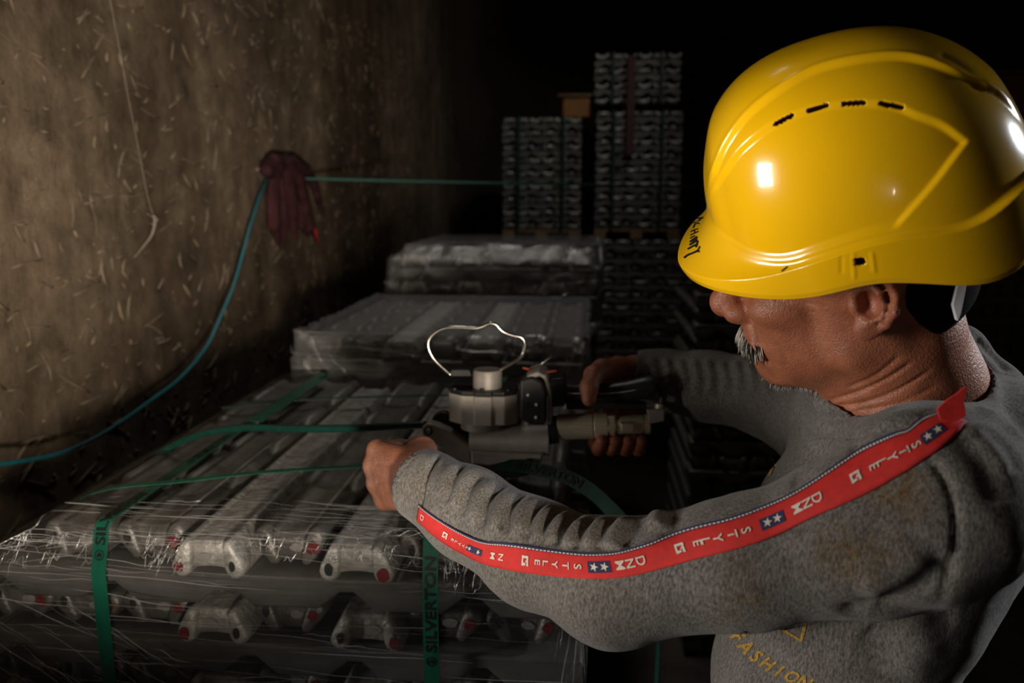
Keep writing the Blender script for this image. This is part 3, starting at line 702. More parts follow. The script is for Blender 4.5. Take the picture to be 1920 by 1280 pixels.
# ------------------------------------------------------------------ the worker
HO = np.array([0.22809, 0.7006, 1.39410])           # between the ears
HM = np.array([[0.89634, 0.26935, -0.35218], [-0.37889, 0.87786, -0.29291], [0.23027, 0.39598, 0.88892]])
hl = lambda x, y, z: HO + HM @ np.array([x, y, z], float)
B = Sculpt()
def hel(c, r, k=0.012, op='u'): B.ell(hl(*c), r, k, op, HM)
def hcone(a, b, ra, rb, k=0.01, op='u'): B.cone(hl(*a), hl(*b), ra, rb, k, op)
def hline(p, r, k=0.006, op='u'): B.line([hl(*q) for q in p], r, k, op)
# skull, face, jaw
hel((0.012, 0, 0.045), (0.094, 0.074, 0.085))
hel((-0.046, 0, -0.030), (0.053, 0.054, 0.074), 0.014)
for s in (-1, 1):
    hcone((-0.012, s * 0.050, -0.052), (-0.078, s * 0.014, -0.085), 0.020, 0.017, 0.02)
    hel((-0.062, s * 0.042, -0.008), (0.026, 0.0155, 0.016), 0.014)
    hel((-0.050, s * 0.033, -0.048), (0.034, 0.0215, 0.038), 0.014)
    hel((0.0, s * 0.053, -0.02), (0.03, 0.015, 0.045), 0.014)
hel((-0.087, 0, -0.0865), (0.0175, 0.023, 0.0160), 0.014)
hel((-0.060, 0, -0.083), (0.030, 0.030, 0.014), 0.02)
hel((-0.088, 0, 0.030), (0.014, 0.052, 0.014), 0.014)
for s in (-1, 1): hel((-0.097, s * 0.033, 0.015), (0.014, 0.018, 0.012), 0.012, 's'); hel((-0.0828, s * 0.033, 0.0185), (0.0142, 0.0150, 0.0125), 0.004)
# nose
hcone((-0.094, 0, 0.016), (-0.1165, 0, -0.013), 0.0085, 0.0115, 0.012)
hel((-0.1165, 0, -0.0180), (0.0135, 0.0135, 0.0125), 0.008)
for s in (-1, 1):
    hel((-0.1045, s * 0.0150, -0.0228), (0.0125, 0.0085, 0.0095), 0.005)
    hel((-0.1075, s * 0.0065, -0.0328), (0.0065, 0.0035, 0.005), 0.003, 's')
    hline([(-0.0965, s * 0.0235, -0.014), (-0.0915, s * 0.0255, -0.024), (-0.094, s * 0.023, -0.032)], [0.0022, 0.0026, 0.002], 0.005, 's')
# mouth
hel((-0.083, 0, -0.056), (0.0255, 0.034, 0.026), 0.016)
hline([(-0.1065, 0, -0.0535), (-0.102, 0.013, -0.0555), (-0.0905, 0.026, -0.0610)], [0.0062, 0.0056, 0.003], 0.006)
hline([(-0.1065, 0, -0.0535), (-0.102, -0.013, -0.0555), (-0.0905, -0.026, -0.0610)], [0.0062, 0.0056, 0.003], 0.006)
hline([(-0.1035, 0, -0.0665), (-0.099, 0.013, -0.0662), (-0.0885, 0.024, -0.0640)], [0.0062, 0.0054, 0.003], 0.006)
hline([(-0.1035, 0, -0.0665), (-0.099, -0.013, -0.0662), (-0.0885, -0.024, -0.0640)], [0.0062, 0.0054, 0.003], 0.006)
for s in (-1, 1):
    hline([(-0.1115, 0, -0.0602), (-0.1055, s * 0.014, -0.0612), (-0.0905, s * 0.0285, -0.0640)], [0.0024, 0.0026, 0.0018], 0.002, 's')
    hline([(-0.097, s * 0.027, -0.030), (-0.090, s * 0.035, -0.046), (-0.084, s * 0.037, -0.060)], [0.002, 0.0022, 0.0015], 0.007, 's')
# ears
for s in (-1, 1):
    e = lambda x, z, o=0.0: (x * 0.86 - 0.002, s * (0.0735 + 0.34 * max(0, x) + o), z * 0.90 + 0.0035)
    hel((0.0125, s * 0.0745, 0.004), (0.0165, 0.0060, 0.026), 0.005)
    hline([e(0.003, 0.006), e(0.002, 0.018), e(0.008, 0.030, 0.003), e(0.022, 0.034, 0.002), e(0.034, 0.024), e(0.0375, 0.008), e(0.034, -0.008), e(0.026, -0.020), e(0.016, -0.027)],
          [0.002, 0.0028, 0.0036, 0.0040, 0.0040, 0.0036, 0.0034, 0.0034, 0.004], 0.003)
    hline([e(0.016, 0.024, 0.000), e(0.025, 0.012, 0.001), e(0.0255, -0.001, 0.001), e(0.021, -0.011, 0.002), e(0.012, -0.0165, 0.003)], [0.0026, 0.0030, 0.0032, 0.0032, 0.0028], 0.003)
    hel((0.0100, s * 0.0845, 0.0035), (0.0090, 0.0140, 0.0125), 0.003, 's')
    hline([e(0.031, 0.022, 0.0055), e(0.0325, 0.006, 0.0055), e(0.029, -0.008, 0.006)], [0.0024, 0.0026, 0.002], 0.002, 's')
    hel((0.0045, s * 0.0785, -0.0190), (0.0095, 0.0062, 0.0105), 0.005)
    hel((0.0, s * 0.0755, 0.0005), (0.0036, 0.0040, 0.0060), 0.004)
# neck
NK = [hl(0.018, 0, -0.005), P(1674, 640, 0.715), P(1702, 725, 0.735), P(1716, 800, 0.745)]
B.line(NK, [0.053, 0.0535, 0.060, 0.070], 0.02)
B.cone(hl(-0.045, 0, -0.070), P(1672, 735, 0.725), 0.030, 0.048, 0.02)
# trunk and arms (kept inside the shirt)
W1 = P(1528, 1290, 0.74); CH = P(1630, 1020, 0.745); UC = P(1722, 922, 0.745); W0 = W1 + np.array([0.02, 0.0, -0.17])
SH_N = P(1750, 935, 0.575); SH_F = P(1560, 800, 0.935)
YS = (np.array([0.0, 1.0, 0.0]), 0.72)
for a, b, ra, rb in ((W0, W1, 0.084, 0.080), (W1, CH, 0.080, 0.086), (CH, UC, 0.086, 0.080)): B.cone(a, b, ra, rb, 0.03, 'u', YS)
B.cone(UC, SH_N, 0.07, 0.045, 0.03); B.cone(UC, SH_F, 0.07, 0.045, 0.03)
ARM_N = [SH_N, P(1600, 1004, 0.572), P(1400, 1052, 0.588), P(1150, 1092, 0.625), P(1000, 1035, 0.690), P(880, 962, 0.752), P(800, 902, 0.795)]
B.line(ARM_N, [0.045, 0.040, 0.034, 0.034, 0.030, 0.026, 0.024], 0.02)
ARM_F = [SH_F, P(1440, 742, 1.07), P(1330, 724, 1.125), P(1240, 712, 1.150), P(1192, 700, 1.155)]
B.line(ARM_F, [0.045, 0.034, 0.031, 0.026, 0.023], 0.02)
# near (left) hand: loose fist, back of the hand to the camera
nz = lambda v: np.asarray(v, float) / np.linalg.norm(v)
def fist(W, K, lat, curls, thumb):
    fwd = nz(K - W); lat = nz(lat - fwd * (lat @ fwd)); dor = np.cross(lat, fwd); L = np.linalg.norm(K - W)
    offs = [0.028, 0.009, -0.011, -0.029]; adv = [0.97, 1.0, 0.95, 0.87]; dz = [0.002, 0.005, 0.003, -0.003]
    ln = [(0.042, 0.026, 0.021), (0.046, 0.029, 0.022), (0.043, 0.027, 0.021), (0.034, 0.021, 0.018)]; rr = [0.0100, 0.0102, 0.0096, 0.0086]
    for i in range(4):
        m = W + fwd * L * adv[i] + lat * offs[i] + dor * dz[i]
        B.cone(W + lat * offs[i] * 0.55 + fwd * 0.012, m, 0.0165, 0.0112, 0.014)
        B.ell(m + dor * 0.003, (0.0095, 0.0095, 0.0095), 0.006)
        a = 0; p = m
        for j in range(3):
            a += curls[i][j]; d = fwd * math.cos(a) - dor * math.sin(a); q = p + d * ln[i][j]
            B.cone(p, q, rr[i] * (1 - 0.1 * j), rr[i] * (0.9 - 0.1 * j), 0.004); p = q
    B.line([W + fwd * a_ + lat * b_ + dor * c_ for a_, b_, c_ in thumb], [0.017, 0.0145, 0.012, 0.0105, 0.009][:len(thumb)], 0.01)
    # heel of the hand
    B.cone(W + fwd * 0.02 - lat * 0.018 - dor * 0.008, W + fwd * 0.055 - lat * 0.020 - dor * 0.010, 0.014, 0.012, 0.012)
fist(P(806, 903, 0.792), P(708, 887, 0.858), np.array([-0.24, 0.42, 0.86]), [(1.2, 1.35, 0.7), (1.25, 1.4, 0.7), (1.2, 1.4, 0.7), (1.1, 1.3, 0.7)],
     [(0.02, 0.012, -0.010), (0.045, 0.028, -0.022), (0.072, 0.028, -0.036), (0.086, 0.014, -0.046)])
# far (right) hand closed round the tool grip: thumb over the near side, fingers down behind and under
WR = P(1192, 700, 1.155)
B.line([WR, P(1160, 692, 1.135), P(1128, 694, 1.098)], [0.021, 0.0165, 0.0150], 0.012)
B.line([P(1130, 693, 1.098), P(1113, 703, 1.074), P(1105, 724, 1.054), P(1104, 748, 1.048)], [0.0150, 0.0128, 0.0112, 0.0095], 0.006)
B.ell(P(1104, 728, 1.053), (0.0105, 0.0105, 0.0125), 0.006)
B.line([WR, P(1165, 705, 1.165), P(1135, 712, 1.165)], [0.023, 0.021, 0.019], 0.014)
for i in range(4):
    x = 1108 + 25 * i; y = 735 + 2 * i
    B.cone(WR + (P(x, 715, 1.165) - WR) * 0.3, P(x, 715, 1.163), 0.016, 0.0125, 0.012)
    B.line([P(x, 715, 1.163), P(x + 3, 775, 1.158), P(x + 8, 832, 1.140), P(x + 14, 842, 1.098), P(x + 20, 826, 1.062)][: 5], [0.0118, 0.0105, 0.0098, 0.0092, 0.0076], 0.004)
BV, BF = B.mesh(0.0019)
def skin_mat():
    m = bpy.data.materials.new('weathered_skin'); m.use_nodes = True; nt = m.node_tree; b = nt.nodes['Principled BSDF']; L = nt.links.new
    tc = nd(nt, 'ShaderNodeTexCoord'); vc = nd(nt, 'ShaderNodeVertexColor', layer_name='pigment')
    n1 = nd(nt, 'ShaderNodeTexNoise'); n1.inputs['Scale'].default_value = 55; n1.inputs['Detail'].default_value = 6; L(tc.outputs['Object'], n1.inputs['Vector'])
    r = nd(nt, 'ShaderNodeValToRGB'); r.color_ramp.elements[0].position = 0.33; r.color_ramp.elements[0].color = (0.70, 0.62, 0.58, 1); r.color_ramp.elements[1].position = 0.66; r.color_ramp.elements[1].color = (1.12, 1.08, 1.05, 1); L(n1.outputs['Fac'], r.inputs[0])
    x = nd(nt, 'ShaderNodeMix', data_type='RGBA', blend_type='MULTIPLY'); x.inputs[0].default_value = 0.75; L(vc.outputs['Color'], x.inputs[6]); L(r.outputs[0], x.inputs[7]); L(x.outputs[2], b.inputs['Base Color'])
    vo = nd(nt, 'ShaderNodeTexVoronoi'); vo.inputs['Scale'].default_value = 900; L(tc.outputs['Object'], vo.inputs['Vector'])
    n2 = nd(nt, 'ShaderNodeTexNoise'); n2.inputs['Scale'].default_value = 420; n2.inputs['Detail'].default_value = 4; L(tc.outputs['Object'], n2.inputs['Vector'])
    ad = nd(nt, 'ShaderNodeMath', operation='MULTIPLY_ADD'); ad.inputs[1].default_value = 0.5; L(vo.outputs['Distance'], ad.inputs[0]); L(n2.outputs['Fac'], ad.inputs[2])
    bp = nd(nt, 'ShaderNodeBump'); bp.inputs['Distance'].default_value = 0.0006; L(ad.outputs[0], bp.inputs['Height']); L(bp.outputs[0], b.inputs['Normal'])
    b.inputs['Roughness'].default_value = 0.40; b.inputs['Specular IOR Level'].default_value = 0.5
    b.inputs['Subsurface Weight'].default_value = 0.12; b.inputs['Subsurface Radius'].default_value = (0.006, 0.0025, 0.0012); b.inputs['Subsurface Scale'].default_value = 1.0
    return m
M['skin'] = skin_mat()
WORKER = thing('person', (0.24, 0.74, 0.0), 'man in yellow hard hat and grey sweatshirt leaning over the ingots with a strapping tool', 'person')
BODY = mesh_obj('body', BV, BF, M['skin'], WORKER)
relax(BODY, 1, 0.4)
bvh_body = bvh_of(BODY)
emboss(BODY, bvh_body, [
    ([(1550, 752), (1600, 738), (1660, 712), (1720, 672)], 0.0018, -0.0022), ([(1558, 762), (1620, 755), (1690, 728), (1750, 690)], 0.0018, -0.0022),
    ([(1585, 728), (1640, 705), (1690, 665)], 0.002, -0.0018), ([(1600, 770), (1680, 758), (1760, 722)], 0.002, -0.0015),
    ([(1402, 602), (1418, 625), (1438, 655)], 0.0022, -0.0012), ([(1455, 640), (1470, 665), (1475, 690)], 0.003, -0.0008),
    ([(1470, 560), (1510, 568), (1560, 575)], 0.0016, -0.0006), ([(1440, 552), (1490, 575), (1540, 590)], 0.0016, -0.0006),
    ([(702, 868), (735, 872)], 0.002, -0.0008), ([(703, 903), (735, 900)], 0.003, -0.0012), ([(716, 925), (745, 915)], 0.002, -0.001)])
# pigment: lips, stubble shade, redder nose and ears
V = coords_of(BODY).astype(float); q = (V - HO) @ HM; colr = np.tile(np.array([0.36, 0.128, 0.066]), (len(V), 1))
def paint(mask, c): colr[:] = colr * (1 - mask[:, None]) + np.array(c) * mask[:, None]
g = lambda c, r: np.exp(-(((q - np.array(c)) / np.array(r)) ** 2).sum(1))
paint(0.55 * np.clip(g((-0.112, 0, -0.022), (0.022, 0.024, 0.02)), 0, 1), (0.33, 0.105, 0.07))
for s in (-1, 1):
    paint(0.5 * g((0.015, s * 0.085, -0.01), (0.03, 0.02, 0.04)), (0.36, 0.125, 0.075))
    paint(0.7 * g((-0.10, s * 0.012, -0.0605), (0.02, 0.016, 0.007)), (0.20, 0.07, 0.055))
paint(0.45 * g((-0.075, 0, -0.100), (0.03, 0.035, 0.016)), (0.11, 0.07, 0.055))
hand = np.exp(-(((V - P(720, 885, 0.86)) / 0.07) ** 2).sum(1)); paint(0.85 * hand, (0.17, 0.080, 0.052))  # near hand darkened to hold down the spot's brightness on it
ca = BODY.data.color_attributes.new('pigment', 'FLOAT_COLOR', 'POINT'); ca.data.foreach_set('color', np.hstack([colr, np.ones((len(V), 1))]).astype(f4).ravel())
bvh_body = bvh_of(BODY)
# eyes under the brim
for s in (-1, 1):
    c = hl(-0.0835, s * 0.033, 0.0165); mb = MB(); mb.lathe(c - HM[:, 0] * 0.012, c + HM[:, 0] * 0.012, [((1 - math.cos(a)) / 2, max(0.0004, 0.012 * math.sin(a))) for a in np.linspace(0, math.pi, 10)], 14)
    mb.build('eye', M['eye'], WORKER, True)
    mb = MB(); c2 = c - HM[:, 0] * 0.0118; mb.lathe(c2, c2 + HM[:, 0] * 0.001, [(0, 0.005), (1, 0.0055)], 14); mb.build('iris', M['dark_hair'], WORKER, True)
# hair behind the ear
HR = Sculpt()
HR.ell(hl(0.014, 0, 0.040), (0.096, 0.077, 0.087), 0.02, 'u', HM); HR.cone(hl(0.040, 0.0, 0.0), hl(0.034, 0.0, -0.045), 0.0535, 0.050, 0.02)
HR.plane(-(HM @ np.array([1.0, 0, -0.30])), hl(0.036, 0, 0.0), 0.006); HR.plane(HM @ np.array([0.35, 0, -1.0]), hl(0.06, 0, -0.058), 0.012)
hv, hf = HR.mesh(0.003); HAIR = mesh_obj('hair', hv, hf, M['hair'], WORKER)

def strands(name, roots, mats, parent):
    mb = MB(); mi = []
    for (p, d, l, r, dr, k) in roots:
        pts = [p + d * l * t + dr * l * t * t for t in (0, 0.35, 0.7, 1.0)]; n0 = len(mb.f); mb.tube(pts, [r, r, r * 0.8, r * 0.2], 4); mi += [k] * (len(mb.f) - n0)
    o = mesh_obj(name, mb.v, mb.f, None, parent, True, mats, mi); return o
r = random.Random(3); roots = []
for i in range(720):
    s = r.choice((-1, -1, 1)); t = r.random() ** 0.9; y = s * (0.001 + 0.031 * t); up = r.random()
    x = -0.114 + 0.026 * t * t; z = -0.0400 - 0.0135 * t - 0.009 * (1 - up) + 0.002
    p, n, ii, dd = bvh_body.find_nearest(Vector(hl(x, y, z)))
    d = HM @ nz(np.array([-0.25 + 0.2 * t + r.uniform(-.18, .18), s * (0.25 + 0.35 * t + r.uniform(-.2, .2)), -1.0])); d = nz(d + np.array(n) * 0.42)
    roots.append((np.array(p) - d * 0.0005, d, r.uniform(0.006, 0.0125), r.uniform(0.00026, 0.00042), -np.array(n) * 0.12 + HM @ np.array([0, 0, -0.1]), 0 if r.random() < 0.55 - 0.30 * t else 1))
strands('mustache', roots, [M['grey_hair'], M['dark_hair']], WORKER)
roots = []
for i in range(420):
    s = r.choice((-1, -1, 1)); t = r.random(); y = s * 0.034 * t; x = -0.106 + 0.050 * r.random() ** 1.2 + 0.01 * t; z = -0.080 - 0.032 * r.random()
    p, n, ii, dd = bvh_body.find_nearest(Vector(hl(x, y, z - 0.012)))
    d = nz(np.array(n) * 0.7 + HM @ np.array([r.uniform(-.3, .3), r.uniform(-.3, .3), -0.8])); roots.append((np.array(p), d, r.uniform(0.003, 0.0065), r.uniform(0.00014, 0.00024), np.zeros(3), 0 if r.random() < 0.45 else 1))
strands('chin_stubble', roots, [M['grey_hair'], M['dark_hair']], WORKER)

# ------------------------------------------------------------------ sweatshirt
S = Sculpt()
for a, b, ra, rb in ((W0, W1, 0.098, 0.094), (W1, CH, 0.094, 0.100), (CH, UC, 0.100, 0.092)): S.cone(a, b, ra, rb, 0.02, 'u', YS)
S.line([UC, P(1752, 915, 0.645), SH_N], [0.088, 0.067, 0.066], 0.03); S.line([UC, P(1640, 800, 0.85), SH_F], [0.088, 0.075, 0.062], 0.035)
S.line([P(1716, 805, 0.745), P(1706, 745, 0.735)], [0.084, 0.0695], 0.03)
S.line([P(1790, 830, 0.78), P(1880, 838, 0.74), P(1888, 930, 0.72)], [0.050, 0.054, 0.050], 0.03)
S.line([P(1770, 655, 0.83), P(1800, 655, 0.81), P(1862, 732, 0.80), P(1885, 830, 0.78)], [0.014, 0.020, 0.024, 0.040], 0.02)
S.line(ARM_N[:1] + [P(1690, 975, 0.570)] + ARM_N[1:6] + [P(799, 911, 0.796)], [0.066, 0.060, 0.0535, 0.0470, 0.0490, 0.0455, 0.0425, 0.0395], 0.02)
S.line(ARM_F[:4] + [P(1206, 703, 1.152)], [0.062, 0.052, 0.047, 0.042, 0.036], 0.02)
# collar rib, tilted up on the near side
CC = P(1690, 747, 0.735); S.line([CC + 0.0660 * (math.cos(t_) * np.array([1, 0, 0.10]) + math.sin(t_) * np.array([0, 1, -0.20])) for t_ in np.linspace(0, 2 * math.pi, 25)], [0.0085] * 25, 0.004)
# openings: cuffs and neck
S.line([P(700, 858, 0.857), P(799, 911, 0.796), P(850, 938, 0.768)], [0.038, 0.0350, 0.030], 0.003, 's')
S.line([P(1150, 695, 1.155), P(1206, 703, 1.152), P(1240, 712, 1.150)], [0.034, 0.0315, 0.026], 0.003, 's')
S.cone(P(1716, 800, 0.745), P(1704, 725, 0.735), 0.062, 0.0625, 0.004, 's'); S.cone(P(1704, 725, 0.735), P(1690, 640, 0.715), 0.0625, 0.085, 0.004, 's')
SV, SF = S.mesh(0.0027)
def shirt_mat():
    m = bpy.data.materials.new('heather_jersey'); m.use_nodes = True; nt = m.node_tree; b = nt.nodes['Principled BSDF']; L = nt.links.new
    tc = nd(nt, 'ShaderNodeTexCoord'); vc = nd(nt, 'ShaderNodeVertexColor', layer_name='stain')
    mp = nd(nt, 'ShaderNodeMapping'); mp.inputs['Scale'].default_value = (1, 1, 0.42); mp.inputs['Rotation'].default_value = (0, 0.4, 0); L(tc.outputs['Object'], mp.inputs['Vector'])
    n1 = nd(nt, 'ShaderNodeTexNoise'); n1.inputs['Scale'].default_value = 560; n1.inputs['Detail'].default_value = 4; n1.inputs['Roughness'].default_value = 0.7; L(mp.outputs[0], n1.inputs['Vector'])
    r = nd(nt, 'ShaderNodeValToRGB'); r.color_ramp.elements[0].position = 0.36; r.color_ramp.elements[0].color = (0.066, 0.060, 0.055, 1); r.color_ramp.elements[1].position = 0.66; r.color_ramp.elements[1].color = (0.225, 0.205, 0.186, 1); L(n1.outputs['Fac'], r.inputs[0])
    n3 = nd(nt, 'ShaderNodeTexNoise'); n3.inputs['Scale'].default_value = 14; n3.inputs['Detail'].default_value = 5; L(tc.outputs['Object'], n3.inputs['Vector'])
    r3 = nd(nt, 'ShaderNodeValToRGB'); r3.color_ramp.elements[0].position = 0.3; r3.color_ramp.elements[0].color = (0.82, 0.80, 0.78, 1); r3.color_ramp.elements[1].position = 0.6; r3.color_ramp.elements[1].color = (1, 1, 1, 1); L(n3.outputs['Fac'], r3.inputs[0])
    x0 = nd(nt, 'ShaderNodeMix', data_type='RGBA', blend_type='MULTIPLY'); x0.inputs[0].default_value = 1; L(r.outputs[0], x0.inputs[6]); L(r3.outputs[0], x0.inputs[7])
    x = nd(nt, 'ShaderNodeMix', data_type='RGBA', blend_type='MULTIPLY'); x.inputs[0].default_value = 1; L(x0.outputs[2], x.inputs[6]); L(vc.outputs['Color'], x.inputs[7]); L(x.outputs[2], b.inputs['Base Color'])
    b.inputs['Roughness'].default_value = 0.95; b.inputs['Specular IOR Level'].default_value = 0.1; b.inputs['Sheen Weight'].default_value = 0.15
    bp = nd(nt, 'ShaderNodeBump'); bp.inputs['Distance'].default_value = 0.0007; L(n1.outputs['Fac'], bp.inputs['Height']); L(bp.outputs[0], b.inputs['Normal'])
    return m
M['shirt'] = shirt_mat()
SHIRT = mesh_obj('sweatshirt', SV, SF, M['shirt'], WORKER); SHIRT['label'] = 'grey heather sweatshirt with stains and yellow print'
relax(SHIRT, 2, 0.5)
bvh_shirt = bvh_of(SHIRT)
zz = lambda pts: [(700 + a / 2.743, 780 + b / 2.743) for a, b in pts]
folds = [
    # forearm pushed-up folds: crest lines and the creases between them
    (zz([(430, 190), (380, 300), (350, 420)]), 0.005, 0.0030), (zz([(500, 260), (430, 380), (400, 480)]), 0.005, 0.0035), (zz([(470, 230), (405, 340), (372, 450)]), 0.003, -0.0030),
    (zz([(610, 320), (530, 430), (510, 560)]), 0.006, 0.0040), (zz([(560, 290), (480, 410), (450, 520)]), 0.0035, -0.0030), (zz([(740, 345), (650, 470), (620, 610)]), 0.006, 0.0045), (zz([(680, 330), (590, 450), (565, 580)]), 0.0035, -0.0040),
    (zz([(860, 378), (770, 490), (735, 620)]), 0.006, 0.0045), (zz([(800, 362), (710, 480), (680, 610)]), 0.0035, -0.0040), (zz([(960, 398), (860, 540), (840, 650)]), 0.006, 0.0045), (zz([(915, 388), (815, 520), (790, 640)]), 0.0035, -0.0045),
    (zz([(1060, 420), (940, 560), (890, 660)]), 0.006, 0.0050), (zz([(1010, 408), (900, 550), (865, 655)]), 0.0035, -0.0050), (zz([(1140, 455), (1030, 590), (990, 680)]), 0.006, 0.0050), (zz([(1100, 440), (985, 580), (940, 670)]), 0.0035, -0.0050),
    (zz([(1230, 480), (1130, 590), (1090, 680)]), 0.007, 0.0055), (zz([(1185, 468), (1080, 590), (1040, 690)]), 0.0035, -0.0055), (zz([(1320, 500), (1240, 590), (1200, 690)]), 0.008, 0.0060), (zz([(1275, 490), (1190, 590), (1150, 690)]), 0.004, -0.0060),
    (zz([(1400, 530), (1330, 600), (1290, 680)]), 0.006, -0.0045), (zz([(1475, 480), (1460, 540), (1440, 590)]), 0.008, 0.0085), (zz([(1540, 500), (1550, 560), (1500, 640)]), 0.006, -0.0040),
    # cuff seam and ribbing
    (zz([(345, 190), (285, 290), (255, 390), (240, 470)]), 0.0025, -0.0034), (zz([(260, 170), (200, 280), (165, 420)]), 0.004, 0.0016), (zz([(310, 165), (240, 290), (205, 450)]), 0.004, 0.0016),
    # shoulder and armpit
    ([(1735, 850), (1775, 905), (1792, 970), (1788, 1050), (1760, 1140)], 0.0028, -0.0030), ([(1570, 1152), (1640, 1135), (1720, 1098), (1790, 1040)], 0.008, -0.0070), ([(1600, 1105), (1680, 1078), (1745, 1030)], 0.012, 0.0050),
    ([(1620, 1180), (1650, 1210), (1640, 1275)], 0.012, -0.0060), ([(1700, 1150), (1720, 1200), (1700, 1280)], 0.014, 0.0050), ([(1640, 1140), (1720, 1150), (1800, 1150)], 0.010, -0.0040),
    ([(1500, 870), (1560, 850), (1620, 855)], 0.008, -0.0030), ([(1510, 905), (1560, 862), (1605, 842)], 0.008, 0.0035), ([(1480, 905), (1520, 890), (1550, 900)], 0.008, -0.0030),
    # collar seam
    ([(1500, 788), (1530, 812), (1590, 817), (1660, 804), (1720, 784), (1762, 764)], 0.0024, -0.0034), ([(1510, 770), (1545, 794), (1600, 798), (1665, 786), (1745, 758)], 0.007, 0.0028),
    # back of the shoulder
    ([(1815, 790), (1860, 830), (1905, 900)], 0.009, 0.0050), ([(1830, 770), (1880, 790), (1915, 830)], 0.008, 0.0050), ([(1800, 815), (1850, 870), (1880, 950)], 0.008, -0.0040), ([(1835, 800), (1880, 840), (1912, 890)], 0.006, -0.0045),
    ([(1790, 615), (1820, 650), (1850, 690)], 0.006, 0.0050), ([(1800, 640), (1830, 680), (1850, 710)], 0.006, -0.0060), ([(1825, 630), (1860, 660), (1895, 700)], 0.006, -0.0050),
]
for i in range(9):
    x = 1225 + 26 * i
    folds.append(([(x - 6, 668 + i), (x + 4, 700 + i), (x + 2, 745)], 0.006, 0.0042)); folds.append(([(x + 7, 668 + i), (x + 17, 700 + i), (x + 15, 745)], 0.005, -0.0036))
emboss(SHIRT, bvh_shirt, [(p_, w_ * (1.3 if w_ > 0.0029 else 1.0), h_ * (0.85 if w_ > 0.0029 else 1.0)) for p_, w_, h_ in folds])
V = coords_of(SHIRT).astype(float); V += normals_of(SHIRT) * np.array([0.0012 * noise.noise(Vector(v) * 22) + 0.0006 * noise.noise(Vector(v) * 60) for v in V.tolist()])[:, None]; set_coords(SHIRT, V)
bvh_shirt = bvh_of(SHIRT)
stain = np.ones((len(V), 3))
for (px, py, rad, c, a) in [(1690, 915, 0.018, (0.9, 0.62, 0.28), 0.8), (1680, 900, 0.012, (0.9, 0.62, 0.28), 0.7), (1600, 1045, 0.020, (0.85, 0.62, 0.32), 0.6), (1575, 1035, 0.014, (0.85, 0.62, 0.32), 0.5), (1400, 1125, 0.014, (0.8, 0.6, 0.3), 0.6), (1380, 1052, 0.010, (0.8, 0.58, 0.3), 0.5), (1685, 1025, 0.008, (0.85, 0.6, 0.3), 0.5), (1412, 1100, 0.004, (0.6, 0.2, 0.2), 0.7), (1500, 998, 0.003, (0.2, 0.2, 0.2), 0.8), (938, 990, 0.003, (0.15, 0.15, 0.15), 0.9), (775, 940, 0.02, (0.75, 0.7, 0.6), 0.5), (1360, 1155, 0.012, (0.8, 0.6, 0.3), 0.5)]:
    p, n = hit(bvh_shirt, px, py)
    if p is None: continue
    d = np.linalg.norm(V - p, axis=1); w = a * np.clip(1.4 * np.exp(-(d / rad) ** 2), 0, 1); ix = w > 0.01
    w[ix] *= np.array([0.55 + 0.9 * max(-0.4, noise.noise(Vector(v) * 140)) for v in V[ix].tolist()]); w = np.clip(w, 0, 1)[:, None]; stain = stain * (1 - w) + stain * np.array(c) * w
ca = SHIRT.data.color_attributes.new('stain', 'FLOAT_COLOR', 'POINT'); ca.data.foreach_set('color', np.hstack([stain, np.ones((len(V), 1))]).astype(f4).ravel())

# trousers and boots (below the frame)
T = Sculpt(); hip = W0 + np.array([0.0, 0, -0.02])
T.cone(hip + np.array([0, 0, 0.10]), hip + np.array([0, 0, -0.04]), 0.100, 0.105, 0.03, 'u', YS)
for s in (-1, 1):
    a = hip + np.array([0.0, s * 0.075, -0.06]); k = np.array([a[0] - 0.02, a[1] + s * 0.02, 0.48]); f = np.array([a[0] + 0.03, a[1] + s * 0.03, 0.07])
    T.line([a, k, f], [0.085, 0.068, 0.06], 0.03)
tv, tf = T.mesh(0.006); mesh_obj('trousers', tv, tf, M['trouser'], WORKER)
for s in (-1, 1):
    k = Sculpt(); f = np.array([hip[0] + 0.03, hip[1] + s * 0.105, 0.0]); k.line([f + (0.04, 0, 0.045), f + (-0.10, 0, 0.040), f + (-0.17, 0, 0.034)], [0.044, 0.042, 0.033], 0.02); k.cone(f + (0, 0, 0.06), f + (0, 0, 0.14), 0.052, 0.056, 0.02); k.plane((0, 0, -1), (0, 0, 0.002), 0.002)
    v, q = k.mesh(0.005); mesh_obj('boot', v, q, M['boot'], WORKER)

# ------------------------------------------------------------------ woven tape sewn along the sleeve
TOPE = [(788, 948), (815, 968), (850, 990), (890, 1010), (915, 1018), (960, 1022), (1030, 1033), (1100, 1041), (1160, 1037), (1220, 1021), (1290, 994), (1370, 975), (1440, 950), (1500, 922), (1560, 882), (1620, 843), (1680, 816), (1702, 810), (1722, 794), (1745, 782), (1768, 776)]
BOTE = [(784, 975), (806, 996), (838, 1020), (876, 1041), (908, 1056), (956, 1068), (1030, 1079), (1105, 1085), (1172, 1082), (1240, 1066), (1306, 1048), (1386, 1028), (1456, 1004), (1520, 972), (1586, 944), (1640, 918), (1705, 880), (1732, 862), (1762, 842), (1790, 818), (1812, 792)]
def tape_grid(top, bot, nv, dens=5):
    a = crom(top, dens); b = crom(bot, dens); G = []; Nn = []
    for i in range(len(a)):
        row = []; rn = []
        for j in range(nv + 1):
            q = a[i] + (b[i] - a[i]) * j / nv; p, n = hit(bvh_shirt, q[0], q[1], 0.75); row.append(p); rn.append(n)
        G.append(row); Nn.append(rn)
    return np.array(G), np.array(Nn)
TG, TN = tape_grid(TOPE, BOTE, 8)
